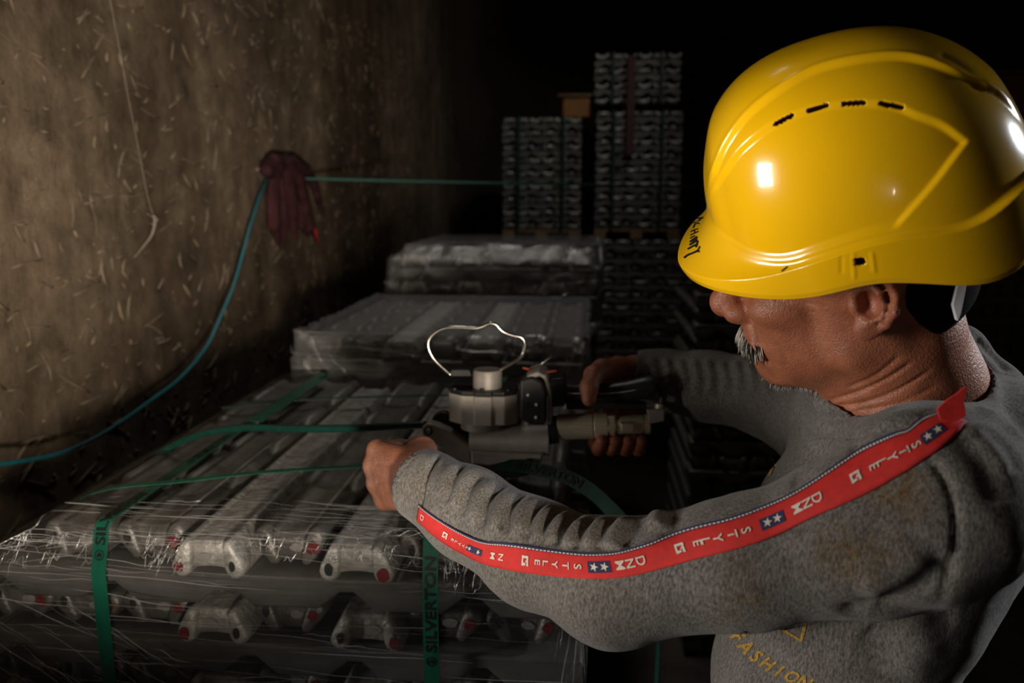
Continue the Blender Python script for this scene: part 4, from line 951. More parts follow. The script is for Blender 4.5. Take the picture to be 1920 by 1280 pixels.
for _ in range(2):                                             # cloth tape bridges the finest wrinkles
    TG[1:-1] = (TG[:-2] + 2 * TG[1:-1] + TG[2:]) / 4; TN[1:-1] = (TN[:-2] + 2 * TN[1:-1] + TN[2:]) / 4
TN /= np.linalg.norm(TN, axis=2)[:, :, None]
nu, nv = TG.shape[0] - 1, TG.shape[1] - 1
def tape_pt(u, v, off):
    """u along the tape in centre-line units 0..nu, v across 0 (upper edge)..1"""
    i = min(max(int(u), 0), nu - 1); j = min(max(int(v * nv), 0), nv - 1); fu = u - i; fv = v * nv - j
    w = [(i, j, (1 - fu) * (1 - fv)), (i + 1, j, fu * (1 - fv)), (i, j + 1, (1 - fu) * fv), (i + 1, j + 1, fu * fv)]
    return sum(TG[a, b] * c for a, b, c in w) + nz(sum(TN[a, b] * c for a, b, c in w)) * off
def tape_strip(name, v0, v1, off, mat, parent, label=None, steps=None, gaps=None, rows=4):
    V = []; F = []; us = np.linspace(0, nu, steps or (nu * 2 + 1))
    for u in us:
        for j in range(rows + 1): V.append(tape_pt(u, v0 + (v1 - v0) * j / rows, off))
    for i in range(len(us) - 1):
        if gaps and i % gaps[0] >= gaps[1]: continue
        for j in range(rows): a = i * (rows + 1) + j; F.append((a, a + 1, a + rows + 2, a + rows + 1))
    o = mesh_obj(name, V, F, mat, parent)
    if label: o['label'] = label
    return o
TAPE = tape_strip('sleeve_tape', 0.0, 1.0, 0.0016, M['red_tape'], WORKER, 'red woven tape sewn along the near sleeve', rows=8)
TAPE.modifiers.new('cloth', 'SOLIDIFY').thickness = 0.0008
tape_strip('edge_braid', -0.05, 0.075, 0.0020, M['navy'], TAPE, 'navy edge of the tape')
tape_strip('stitching', 0.02, 0.065, 0.0024, M['white_thread'], TAPE, 'white stitches', steps=nu * 6 + 1, gaps=(3, 2), rows=1)
# centre-line pixel x -> u
cl = [(np.array(a) + np.array(b)) / 2 for a, b in zip(crom(TOPE, 5), crom(BOTE, 5))]; clx = np.array([c[0] for c in cl])
u_of = lambda x: float(np.interp(x, clx, np.arange(len(clx))))
arc = np.concatenate([[0], np.cumsum(np.linalg.norm(np.diff(TG[:, nv // 2], axis=0), axis=1))])
def glyph(txt, bold=0.0):
    """outline text as a flat mesh: unit cap height, centred"""
    c = bpy.data.curves.new('t', 'FONT'); c.body = txt; c.size = 1.0; c.offset = bold; c.resolution_u = 3
    o = bpy.data.objects.new('t', c); COL.objects.link(o); dg = bpy.context.evaluated_depsgraph_get(); me = bpy.data.meshes.new_from_object(o.evaluated_get(dg))
    bm = bmesh.new(); bm.from_mesh(me); bmesh.ops.triangulate(bm, faces=bm.faces); bmesh.ops.subdivide_edges(bm, edges=[e for e in bm.edges if e.calc_length() > 0.25], cuts=2, use_grid_fill=True); bmesh.ops.triangulate(bm, faces=bm.faces)
    V = np.array([v.co[:] for v in bm.verts]); bm.verts.index_update(); F = [[v.index for v in f.verts] for f in bm.faces]; bm.free()
    bpy.data.objects.remove(o); bpy.data.curves.remove(c); bpy.data.meshes.remove(me)
    V[:, 0] -= (V[:, 0].min() + V[:, 0].max()) / 2; h = V[:, 1].max(); lo = V[:, 1].min(); V[:, 1] -= (h + lo) / 2; V /= (h - lo); return V[:, :2], F
def tape_glyph(name, GF, x, size, mat, vc=0.53, wide=1.0, off=0.0024, turn=True):
    """put a glyph on the tape at photo column x; letters lie on their side (tops towards the shoulder)"""
    G, F = GF; u0 = u_of(x); s0 = np.interp(u0, np.arange(len(arc)), arc); w = np.linalg.norm(TG[int(u0), 0] - TG[int(u0), nv]); V = []
    for gx, gy in G:
        al, ac = (gy * size, gx * size * wide) if turn else (gx * size, -gy * size)
        V.append(tape_pt(float(np.interp(s0 + al, arc, np.arange(len(arc)))), min(0.98, max(0.02, vc + ac / w)), off))
    return mesh_obj(name, V, F, mat, TAPE)
def star():
    V = [(0, 0)] + [((0.5 if k % 2 == 0 else 0.2) * math.sin(math.pi * k / 5), (0.5 if k % 2 == 0 else 0.2) * math.cos(math.pi * k / 5)) for k in range(10)]
    return np.array(V), [[0, 1 + k, 1 + (k + 1) % 10] for k in range(10)]
def rect(a, b): 
    n = 6; V = [(-a / 2 + a * i / n, -b / 2 + b * j / 2) for i in range(n + 1) for j in range(3)]; return np.array(V), [[i * 3 + j, i * 3 + j + 1, (i + 1) * 3 + j + 1, (i + 1) * 3 + j] for i in range(n) for j in range(2)]
def badge():
    """the block emblem: bar, two legs, flared feet"""
    ps = [[(-.5, -.5), (-.28, -.5), (-.28, .5), (-.5, .5)], [(-.28, .25), (.5, .25), (.42, .5), (-.28, .5)], [(.22, -.5), (.5, -.5), (.42, .3), (.22, .3)], [(-.28, -.5), (.1, -.42), (.05, -.2), (-.28, -.22)], [(.0, -.2), (.28, -.05), (.22, .12), (.08, .02)]]
    V = []; F = []
    for p in ps: n = len(V); V += p; F.append([n + i for i in range(4)])
    return np.array(V), F
GL = {c: glyph(c, 0.012) for c in 'STYLEDNM'}
WT = M['white_thread']
for (lo_, e, st, dn, sc) in [(838, None, 893, (927, 942), 0.8), (988, (1012, 1027, 1044, 1064, 1086), 1125, (1164, 1183, 1203), 1.0), (1277, (1310, 1326, 1348, 1375, 1400), 1450, (1497, 1515, 1534), 1.0), (1606, (1640, 1655, 1675, 1697, 1718), 1748, (), 0.95)]:
    tape_glyph('emblem', badge(), lo_, 0.0080 * sc, WT, turn=False)
    for ch, x in zip('ELYTS', e or (852, 859, 866, 873, 880)): tape_glyph('letter', GL[ch], x, 0.0070 * sc * (0.6 if not e else 1), WT, wide=1.0 if e else 1.5)
    tape_glyph('star_panel', rect(0.0185 * (sc if e else 1.35), 0.0088 * sc), st, 1.0, M['navy'], off=0.0021, turn=False)
    for k in (-1, 1): tape_glyph('star', star(), st + k * 9.5 * sc, 0.0074 * sc, WT, off=0.0025)
    for ch, x in zip('MND', dn): tape_glyph('letter', GL[ch], x, 0.0072 * sc, WT)
tape_glyph('letter', GL['D'], 795, 0.006, WT)
# folded loose end of the tape by the collar
pe, ne = hit(bvh_shirt, 1785, 786, 0.7)
MB().prism([P(x_, y_, pe[1] - 0.004 - 0.0002 * max(0, 780 - y_)) for x_, y_ in [(1757, 766), (1763, 786), (1786, 792), (1812, 780), (1808, 748), (1816, 723), (1806, 727), (1793, 738), (1777, 748)]], CF * 0.0012).build('tape_end', M['red_tape'], TAPE, bev=0.0004)['label'] = 'frayed loose end of the red tape'

# printing on the chest
def px_stroke(name, bvh, pts, w, off, mat, parent, fall=0.75):
    c = crom(pts, 6); t = np.gradient(c, axis=0); t /= np.linalg.norm(t, axis=1)[:, None] + 1e-9; nrm = np.stack([-t[:, 1], t[:, 0]], 1); V = []
    for i in range(len(c)):
        for s in (-0.5, 0, 0.5):
            q = c[i] + nrm[i] * w * s; p, n = hit(bvh, q[0], q[1], fall); V.append(p + n * off)
    F = [(i * 3 + j, i * 3 + j + 1, (i + 1) * 3 + j + 1, (i + 1) * 3 + j) for i in range(len(c) - 1) for j in range(2)]
    return mesh_obj(name, V, F, mat, parent)
path = crom([(1376, 1180), (1390, 1200), (1412, 1224), (1440, 1244), (1470, 1261), (1504, 1276), (1544, 1293), (1584, 1307)], 10); pl = np.concatenate([[0], np.cumsum(np.linalg.norm(np.diff(path, axis=0), axis=1))])
for i, ch in enumerate('FASHION'):
    G, F = glyph(ch, 0.035); s = 16 + i * 25.5; V = []
    for gx, gy in G:
        q = s + gx * 24; b_ = np.array([np.interp(q, pl, path[:, k]) for k in (0, 1)]); b2 = np.array([np.interp(q + 2, pl, path[:, k]) for k in (0, 1)]); t = nz(b2 - b_); up = np.array([t[1], -t[0]]) * 0.8 + np.array([0.45, -0.1])
        w = b_ + up * gy * 23; p, n = hit(bvh_shirt, w[0], w[1], 0.75); V.append(p + n * 0.0007)
    mesh_obj('printed_letter', V, F, M['yellow_print'], SHIRT)
px_stroke('printed_line', bvh_shirt, [(1462, 1176), (1481, 1188), (1502, 1200)], 5, 0.0008, M['yellow_print'], SHIRT); px_stroke('printed_line', bvh_shirt, [(1502, 1201), (1507, 1186), (1511, 1168)], 6, 0.0008, M['yellow_print'], SHIRT)
px_stroke('printed_line', bvh_shirt, [(1443, 892), (1450, 875), (1456, 858)], 5, 0.0008, M['yellow_print'], SHIRT)

# ------------------------------------------------------------------ hard hat
def ss(a, b, x): t = np.clip((x - a) / (b - a), 0, 1); return t * t * (3 - 2 * t)
def helmet():
    root = thing('hard_hat', HO + HM @ np.array([0, 0, 0.12]), 'yellow vented hard hat with short peak and handwritten letters, worn by the man', 'hard hat')
    nth, nr = 560, 230; th = np.linspace(-math.pi, math.pi, nth, endpoint=False)
    cx, af, ab, bw, H, z0, p, sh, n = 0.852, 10.996, 12.831, 10.784, 14.661, 3.716, 2.477, -0.083, 2.167
    c, s = np.cos(th), np.sin(th); A = np.where(c < 0, af, ab); R = 1 / ((np.abs(c) / A) ** n + (np.abs(s) / bw) ** n) ** (1 / n)
    xr = cx + R * c
    zb = np.interp(xr, [-11, -9.5, -8, -6, -3.4, -0.5, 2.1, 5, 8.2, 10, 11.5, 13.7], [4.6, 4.45, 4.05, 3.5, 3.1, 3.5, 3.9, 2.9, 1.2, 0.9, 1.8, 3.2])
    zl = np.interp(xr, [-11, -8.5, -6, -3.6, -1.5, 0.5, 3.9, 6.5, 8.7, 11, 13.7], [5.3, 5.2, 5.2, 5.5, 6.1, 6.5, 6.8, 6.2, 5.6, 6.4, 7.0])
    k9 = np.array([1., 4, 6, 4, 1]) / 16
    for _ in range(10): zb = sum(k9[i] * np.roll(zb, (i - 2) * 3) for i in range(5)); zl = sum(k9[i] * np.roll(zl, (i - 2) * 3) for i in range(5))
    ang = np.abs(np.degrees(np.arccos(np.clip(-c, -1, 1)))); pk = 1 - ss(14, 74, ang)
    flare = 0.40 + 3.15 * pk + 0.35 * (1 - ss(0, 70, 180 - ang)); hh = 0.45 + 3.6 * pk
    t = np.linspace(0, 1, nr + 1)[:, None]; zt_ = z0 + H
    zz_ = np.where(t < 0.34, zb + (8.2 - zb) * (t / 0.34), 8.2 + (zt_ - 8.2) * np.sin((t - 0.34) / 0.66 * math.pi / 2))
    u = np.clip((zz_ - z0) / H, 0, 1); k = np.clip(1 - u ** p, 0, 1) ** (1 / p)
    d = (zz_ - zl) / hh; fl = flare * np.where(d < 0, 1.0 - 0.02 * np.clip(-d, 0, 1), np.clip(1 - d, 0, 1) ** 2)
    edge = ss(0, 0.5, zz_ - zb); fl = fl - 0.10 * (1 - edge)
    X = cx + (R * k + fl) * c + sh * (zz_ - z0); Y = (R * k + fl) * s; Z = zz_ + 0 * X
    V = np.stack([X, Y, Z], -1)
    F = np.array([(j * nth + i, j * nth + (i + 1) % nth, (j + 1) * nth + (i + 1) % nth, (j + 1) * nth + i) for j in range(nr) for i in range(nth)])
    W = lambda q: HO + (np.asarray(q).reshape(-1, 3) / 100) @ HM.T
    tmp = mesh_obj('shell', W(V), F, M['yellow'], root)
    bv = bvh_of(tmp)
    def loc(px):
        o = []
        for q in crom(px, 6):
            pp, nn = hit(bv, q[0], q[1])
            if pp is not None: o.append((pp - HO) @ HM * 100)
        return np.array(o)
    l1 = loc([(1343, 324), (1365, 272), (1404, 219), (1457, 176), (1522, 138), (1592, 119), (1676, 110), (1741, 121), (1807, 147), (1864, 176)])
    l2 = loc([(1343, 342), (1382, 285), (1426, 246), (1452, 230), (1483, 215), (1531, 200), (1601, 191), (1671, 195), (1719, 213), (1767, 232), (1813, 265)])
    l3 = loc([(1872, 205), (1813, 265), (1754, 342), (1697, 407), (1680, 429), (1676, 455)])
    ph = lambda q: np.arctan2(q[..., 2] - 4, np.abs(q[..., 1]))
    Q = V.copy(); x = Q[..., 0]; f = ph(Q); rho = np.hypot(Q[..., 1], Q[..., 2] - 4)
    def sd(l):
        o = np.argsort(l[:, 0]); return (f - np.interp(x, l[o, 0], ph(l)[o])) * rho
    d1, d2 = sd(l1), sd(l2); o3 = np.argsort(l3[:, 2]); d3 = np.interp(Q[..., 2], l3[o3, 2], l3[o3, 0]) - x
    fx = ss(-9.2, -7.4, x); bx = 1 - ss(11.0, 13.0, x); body = ss(0.3, 1.0, Q[..., 2] - (zl + 0 * x) - 0.2 - 2.4 * (pk + 0 * x))
    disp = 0.30 * ss(-0.35, 0.35, d1) * fx * bx - 0.30 * ss(-0.22, 0.35, -d2) * ss(-0.22, 0.35, d3) * fx * body
    disp += 0.05 * np.exp(-((d1 - 0.30) / 0.28) ** 2) * fx * bx
    # normals of the plain shell
    du = np.roll(V, -1, 1) - np.roll(V, 1, 1); dv = np.gradient(V, axis=0); N = np.cross(du, dv); N /= np.linalg.norm(N, axis=2)[:, :, None] + 1e-9
    sgn = np.sign(np.sum(N * (V - np.array([cx, 0, 6])), axis=2)); N *= np.where(sgn == 0, 1, sgn)[:, :, None]
    V2 = V + N * disp[:, :, None]
    V2[-1] = V2[-1].mean(0)
    # real openings: four vent slots a side and the clip window in the skirt
    fc = V2.reshape(-1, 3)[F].mean(1); kill = np.zeros(len(F), bool); fm = fc * np.array([1, -1, 1])
    for a, b in [((1452, 234), (1483, 217)), ((1513, 209), (1548, 197)), ((1582, 195), (1618, 192)), ((1653, 194), (1690, 201))]:
        q = loc([a, b]); A_, B_ = q[0], q[-1]
        for C_ in (fc, fm):
            ab_ = B_ - A_; tt = np.clip((C_ - A_) @ ab_ / (ab_ @ ab_), 0, 1); kill |= np.linalg.norm(C_ - A_ - tt[:, None] * ab_, axis=1) < 0.23
    for r_ in range(3):
        q = loc([(1604, 487 + 4 * r_), (1619, 486 + 4 * r_)]); A_, B_ = q[0], q[-1]
        for C_ in (fc, fm):
            ab_ = B_ - A_; tt = np.clip((C_ - A_) @ ab_ / (ab_ @ ab_), 0, 1); kill |= np.linalg.norm(C_ - A_ - tt[:, None] * ab_, axis=1) < 0.14
    me = tmp.data; bpy.data.objects.remove(tmp); bpy.data.meshes.remove(me)
    o = mesh_obj('shell', W(V2), F[~kill], M['yellow'], root)
    bm = bmesh.new(); bm.from_mesh(o.data); bmesh.ops.remove_doubles(bm, verts=bm.verts, dist=0.00004); bmesh.ops.delete(bm, geom=[v for v in bm.verts if not v.link_faces], context='VERTS'); bmesh.ops.recalc_face_normals(bm, faces=bm.faces); bm.to_mesh(o.data); bm.free()
    o.data.polygons.foreach_set('use_smooth', np.full(len(o.data.polygons), True))
    bv = bvh_of(o)
    emboss(o, bv, [([(1755, 98), (1790, 115), (1825, 140), (1850, 165)], 0.006, -0.0016), ([(1578, 478), (1578, 515)], 0.0009, -0.0007), ([(1600, 470), (1602, 528)], 0.0010, 0.0008), ([(1634, 468), (1640, 515)], 0.0010, 0.0008)])
    bv = bvh_of(o)
    sm = o.modifiers.new('wall', 'SOLIDIFY'); sm.thickness = 0.0024; sm.offset = -1
    # handwriting on the peak
    zc = lambda pts: [(1256.5 + a / 6.4, 367 + b / 6.6) for a, b in pts]
    for pts, w in [([(318, 284), (360, 276), (402, 268)], 1.2), ([(402, 268), (378, 285), (330, 322)], 1.2), ([(352, 278), (364, 300)], 1.1), ([(355, 352), (328, 338), (298, 360), (280, 402)], 1.3), ([(275, 345), (310, 325)], 1.0),
                   ([(250, 447), (290, 425), (338, 412)], 1.3), ([(245, 490), (290, 468), (342, 442)], 1.3), ([(292, 426), (300, 463)], 1.2), ([(243, 530), (270, 512), (300, 496)], 1.4), ([(238, 575), (280, 540), (326, 508)], 1.8), ([(326, 508), (290, 560), (262, 598)], 2.4),
                   ([(235, 610), (285, 580), (333, 548)], 2.2), ([(335, 560), (325, 600), (312, 640)], 2.2), ([(214, 662), (270, 628), (330, 598)], 2.0), ([(360, 626), (345, 660), (305, 705)], 1.8), ([(358, 690), (320, 690), (270, 712), (215, 735), (170, 770)], 2.3)]:
        px_stroke('handwriting', bv, zc(pts), w * 1.6, 0.0005, M['ink'], o, 0.7)
    px_stroke('smudge', bv, [(1466, 509), (1471, 505), (1477, 500)], 3.0, 0.0005, M['ink'], o, 0.7)
    # harness: band round the head, side anchor and the loose end of the strap
    mb = MB(); a = np.linspace(0, 2 * math.pi, 61)[:-1]; V = []
    for z_, e_ in ((2.6, 0), (5.2, 0.1), (5.2, -0.12), (2.6, -0.22)):
        for q in a: V.append(W([1.3 + (9.9 + e_) * math.cos(q), (8.25 + e_) * math.sin(q), z_ + 0.8 * math.cos(q)])[0])
    mb.raw(V, [(r_ * 60 + i, r_ * 60 + (i + 1) % 60, ((r_ + 1) % 4) * 60 + (i + 1) % 60, ((r_ + 1) % 4) * 60 + i) for r_ in range(4) for i in range(60)])
    mb.build('headband', M['tool_black'], root, True)
    D = CF * 0.003
    MB().prism([P(x_, y_, 0.632) for x_, y_ in [(1742, 500), (1748, 520), (1758, 537), (1772, 542), (1785, 532), (1788, 505)]], D).build('strap_anchor', M['white_plastic'], root, bev=0.0008)['label'] = 'white plastic strap anchor'
    MB().prism([P(x_, y_, 0.626) for x_, y_ in [(1799, 500), (1818, 500), (1814, 530), (1807, 566), (1803, 587), (1798, 602), (1793, 598), (1786, 571), (1796, 529)]], D).build('strap_end', M['white_plastic'], root, bev=0.0008)['label'] = 'loose white strap end'
helmet()

# ------------------------------------------------------------------ strapping tool
TY = 1.08; KM = TY / FPX * 1.0
TOOL = thing('strapping_tool', P(960, 850, TY), 'grey pneumatic strapping tool with black grip and wire hanger, held over the front stack', 'tool')
tp = lambda x, y, dy=0.0: P(x, y, TY + dy)
def tprism(name, poly, y0, y1, mat, bev=0.0012, parent=TOOL, label=None):
    pts = [P(x, y, TY + y0) for x, y in poly]; o = MB().prism(pts, (0, y1 - y0, 0)).build(name, mat, parent, bev=bev)
    if label: o['label'] = label
    return o
# faceted air motor: polygon in plan, seen from the side
cM = tp(908, 760); R1 = 66 * KM; zt, zb_ = tp(908, 733)[2], tp(908, 786)[2]
plan = [(-1.0, -0.30), (-0.60, -0.62), (-0.22, -0.62), (-0.20, -0.70), (0.30, -0.70), (0.32, -0.62), (0.66, -0.62), (1.0, -0.35), (1.0, 0.40), (0.6, 0.72), (-0.6, 0.72), (-1.0, 0.4)]
MB().prism([(cM[0] + a * R1, cM[1] + b * R1, zb_) for a, b in plan], (0, 0, zt - zb_)).build('motor_housing', M['tool_light'], TOOL, bev=0.0015)['label'] = 'pale grey faceted motor housing'
MB().prism([(cM[0] + a * R1 * 0.97, cM[1] + b * R1 * 0.97, zt + 0.0004) for a, b in plan], (0, 0, 0.006)).build('motor_cover', M['tool_black'], TOOL, bev=0.0012)['label'] = 'black cover plate'
k = tp(914, 725); MB().lathe((k[0], k[1], zt + 0.006), (k[0], k[1], tp(914, 692)[2]), [(0, 28.5 * KM), (0.86, 28.5 * KM), (1, 26 * KM)], 32).build('dial_cap', M['tool_grey'], TOOL, 'auto')
for q in (-0.8, 0.0, 0.75):
    a = (cM[0] + q * R1, cM[1] - 0.45 * R1, zt + 0.0064); MB().lathe(a, (a[0], a[1], a[2] + 0.003), [(0, 0.003), (0.8, 0.003), (1, 0.0022)], 10).build('cap_screw', M['rubber'], TOOL, 'auto')
MB().lathe((cM[0] - 0.004, cM[1], zb_ - 0.0125), (cM[0] - 0.004, cM[1], zb_), [(0, 36 * KM), (0.15, 41 * KM), (1, 41 * KM)], 32).build('motor_collar', M['tool_grey'], TOOL, 'auto')
hk = crom([(846, 703), (833, 692), (813, 672), (803, 650), (806, 634), (820, 621), (838, 614.5), (865, 614), (890, 615.5), (905, 612), (918, 606.5), (930, 609), (942, 621), (960, 628.5), (978, 633), (984, 645), (982, 660), (974, 672), (955, 684), (938, 694)], 5)
MB().tube([tp(a, b, -0.01 + 0.012 * i / len(hk)) for i, (a, b) in enumerate(hk)], 0.0026, 10).build('wire_hanger', M['wire'], TOOL, True)['label'] = 'bent steel wire hanger loop'
tprism('hanger_clip', [(846, 693), (880, 693), (884, 706), (842, 706)], -0.012, 0.012, M['tool_black'])
tprism('side_plate', [(975, 712), (998, 706), (1016, 716), (1024, 738), (1024, 792), (1018, 797), (996, 797), (975, 786)], -0.040, -0.012, M['tool_black'], 0.003, label='dark side plate with three pale screws')
tprism('side_casting', [(984, 728), (992, 712), (1012, 706), (1020, 712), (1027, 742), (1027, 796), (1034, 796), (1034, 738), (1024, 704), (1008, 696), (990, 702), (978, 722)], -0.034, 0.02, M['tool_grey'], 0.002)
for a, b in ((990, 740), (1006, 758), (1005, 782)):
    c = tp(a, b, -0.0400); MB().lathe(c + np.array([0, 0.001, 0]), c + np.array([0, -0.0022, 0]), [(0, 0.0022), (0.7, 0.0022), (1, 0.0014)], 12).build('plate_screw', M['white_plastic'], TOOL, 'auto')['label'] = 'small pale screw'
c = tp(986, 758, -0.0402); MB().lathe(c, c + np.array([0, -0.0008, 0]), [(0, 0.003), (1, 0.0026)], 12).build('plate_screw', M['rubber'], TOOL, 'auto')
# main barrel and gear housing
a, b = tp(883, 823), tp(1030, 825); MB().lathe(a, b, [(0, 27 * KM), (0.02, 29 * KM), (0.94, 29 * KM), (0.97, 30.5 * KM), (1, 30.5 * KM)], 36).build('barrel', M['tool_grey'], TOOL, 'auto')
tprism('gear_case', [(882, 845), (1020, 850), (1012, 872), (985, 884), (930, 888), (884, 886)], -0.022, 0.03, M['tool_grey'], 0.003)
a, b = tp(1029, 806), tp(1046, 805); MB().lathe(a, b, [(0, 28 * KM), (1, 27 * KM)], 30).build('barrel_seal', M['rubber'], TOOL, 'auto')
a, b = tp(1045, 800), tp(1140, 797); MB().lathe(a, b, [(0, 23 * KM), (0.02, 25 * KM), (0.69, 25 * KM), (0.70, 23.6 * KM), (0.73, 23.6 * KM), (0.74, 25 * KM), (0.98, 25 * KM), (1, 23 * KM)], 40).build('cylinder', M['steel'], TOOL, 'auto')['label'] = 'shiny turned steel cylinder'
a, b = tp(1139, 797), tp(1153, 797); MB().lathe(a, b, [(0, 24 * KM), (0.1, 26 * KM), (0.9, 26 * KM), (1, 24 * KM)], 6).build('lock_nut', M['steel'], TOOL, 'auto')
a, b = tp(1153, 797), tp(1219, 795); MB().lathe(a, b, [(0, 19 * KM), (0.78, 19 * KM), (0.8, 17 * KM), (0.84, 17 * KM), (0.85, 19.5 * KM), (0.98, 19.5 * KM), (1, 18 * KM)], 36).build('end_cylinder', M['steel'], TOOL, 'auto')
tprism('square_boss', [(1164, 794), (1189, 794), (1189, 811), (1166, 811)], -0.022, -0.010, M['steel'], 0.0012)
# left arm with roller
tprism('tension_arm', [(790, 808), (792, 799), (802, 794), (815, 797), (842, 808), (866, 824), (884, 836), (884, 880), (850, 878), (838, 846), (806, 828), (794, 820)], -0.012, 0.012, M['tool_grey'], 0.003)
tprism('guard_arm', [(808, 790), (812, 779), (828, 772), (848, 778), (866, 796), (884, 812), (884, 838), (860, 820), (828, 800)], 0.014, 0.030, M['tool_black'], 0.003)
for dy, rr, m in ((-0.0125, 0.0062, 'rubber'), (-0.0165, 0.0035, 'tool_grey')):
    c = tp(803, 808, dy); MB().lathe(c + np.array([0, 0.003, 0]), c + np.array([0, -0.002, 0]), [(0, rr), (0.8, rr), (1, rr * 0.8)], 16).build('roller_bolt', M[m], TOOL, 'auto')
tprism('base_foot', [(884, 872), (960, 880), (985, 876), (985, 862), (1000, 862), (998, 890), (965, 897), (884, 893)], -0.03, 0.035, M['tool_black'], 0.003)
# grip, valve block, trigger, air pipe
g = [(1058, 733, 20), (1075, 735, 20), (1100, 736, 20), (1140, 735.5, 20.5), (1175, 732, 22), (1205, 727, 25), (1222, 725, 26.5), (1226, 725, 25)]
MB().tube([tp(a, b) for a, b, r_ in g], [r_ * KM for a, b, r_ in g], 24, True, 0.86).build('grip', M['tool_black'], TOOL, 'auto')['label'] = 'black moulded hand grip'
MB().tube([tp(a, 737.5 - max(0, a - 1130) ** 2 * 0.0018, -0.0158) for a in range(1064, 1222, 8)], 0.0009, 6).build('grip_highlight', M['tool_grey'], TOOL, True)  # pale line laid along the grip as its highlight
tprism('valve_block', [(1028, 712), (1060, 708), (1060, 762), (1030, 764)], -0.016, 0.02, M['tool_black'], 0.003)
tprism('valve_bridge', [(1000, 718), (1030, 718), (1030, 742), (1000, 742)], -0.008, 0.012, M['tool_black'], 0.002)
MB().tube([tp(a, b, -0.006) for a, b in crom([(980, 689), (995, 693), (1015, 698), (1044, 695)], 4)], [0.0022 + 0.0016 * math.sin(math.pi * i / 12) for i in range(13)], 8, True, 0.6).build('trigger', M['orange'], TOOL, True)['label'] = 'orange trigger lever'
MB().tube([tp(a, b, 0.004) for a, b in ((992, 694), (1012, 684), (1036, 668))], 0.0013, 7).build('spring_rod', M['wire'], TOOL, True)
MB().tube([tp(a, b) for a, b in crom([(1222, 722), (1234, 722), (1241, 732), (1242, 748), (1239, 764)], 5)], 0.0052, 12).build('air_pipe', M['rubber'], TOOL, True)
c = tp(1233, 776); MB().lathe(tp(1236, 774), tp(1237, 756), [(0, 0.0085), (0.4, 0.0085), (0.5, 0.0068), (1, 0.0068)], 14).build('pipe_nut', M['steel'], TOOL, 'auto')
tprism('end_block', [(1213, 769), (1246, 767), (1246, 790), (1218, 795)], -0.012, 0.014, M['tool_grey'], 0.0015)
tprism('end_bracket', [(1060, 752), (1212, 756), (1214, 768), (1062, 768)], -0.004, 0.010, M['tool_black'], 0.002)

# ------------------------------------------------------------------ straps on and about the front stack
def PZ(px, py, z):
    D = CF + CR * ((px - 960) / FPX) + CU * ((640 - py) / FPX); return EYE + D * ((z - EYE[2]) / D[2])
def PX(px, py, x):
    D = CF + CR * ((px - 960) / FPX) + CU * ((640 - py) / FPX); return EYE + D * (x / D[0])
def ribbon(name, pts, wv, w, th, mat, parent=None):
    """flat band along pts; wv = width direction (one vector or one per point)"""
    p = np.asarray(pts, float); wv = np.tile(np.asarray(wv, float), (len(p), 1)) if np.ndim(wv) == 1 else np.asarray(wv, float)
    t = np.gradient(p, axis=0); t /= np.linalg.norm(t, axis=1)[:, None]; wv = wv - t * (wv * t).sum(1)[:, None]; wv /= np.linalg.norm(wv, axis=1)[:, None]; nn = np.cross(wv, t); V = []
    for i in range(len(p)):
        for a, b in ((-1, 0), (1, 0), (1, 1), (-1, 1)): V.append(p[i] + wv[i] * a * w / 2 + nn[i] * b * th)
    m = len(p); F = [(i * 4 + k, i * 4 + (k + 1) % 4, (i + 1) * 4 + (k + 1) % 4, (i + 1) * 4 + k) for i in range(m - 1) for k in range(4)] + [(3, 2, 1, 0), tuple((m - 1) * 4 + k for k in range(4))]
    o = MB().raw(V, F).build(name, mat, parent, 'auto'); return o, p, wv, nn
SG = glyph('SILVERTON', 0.03)
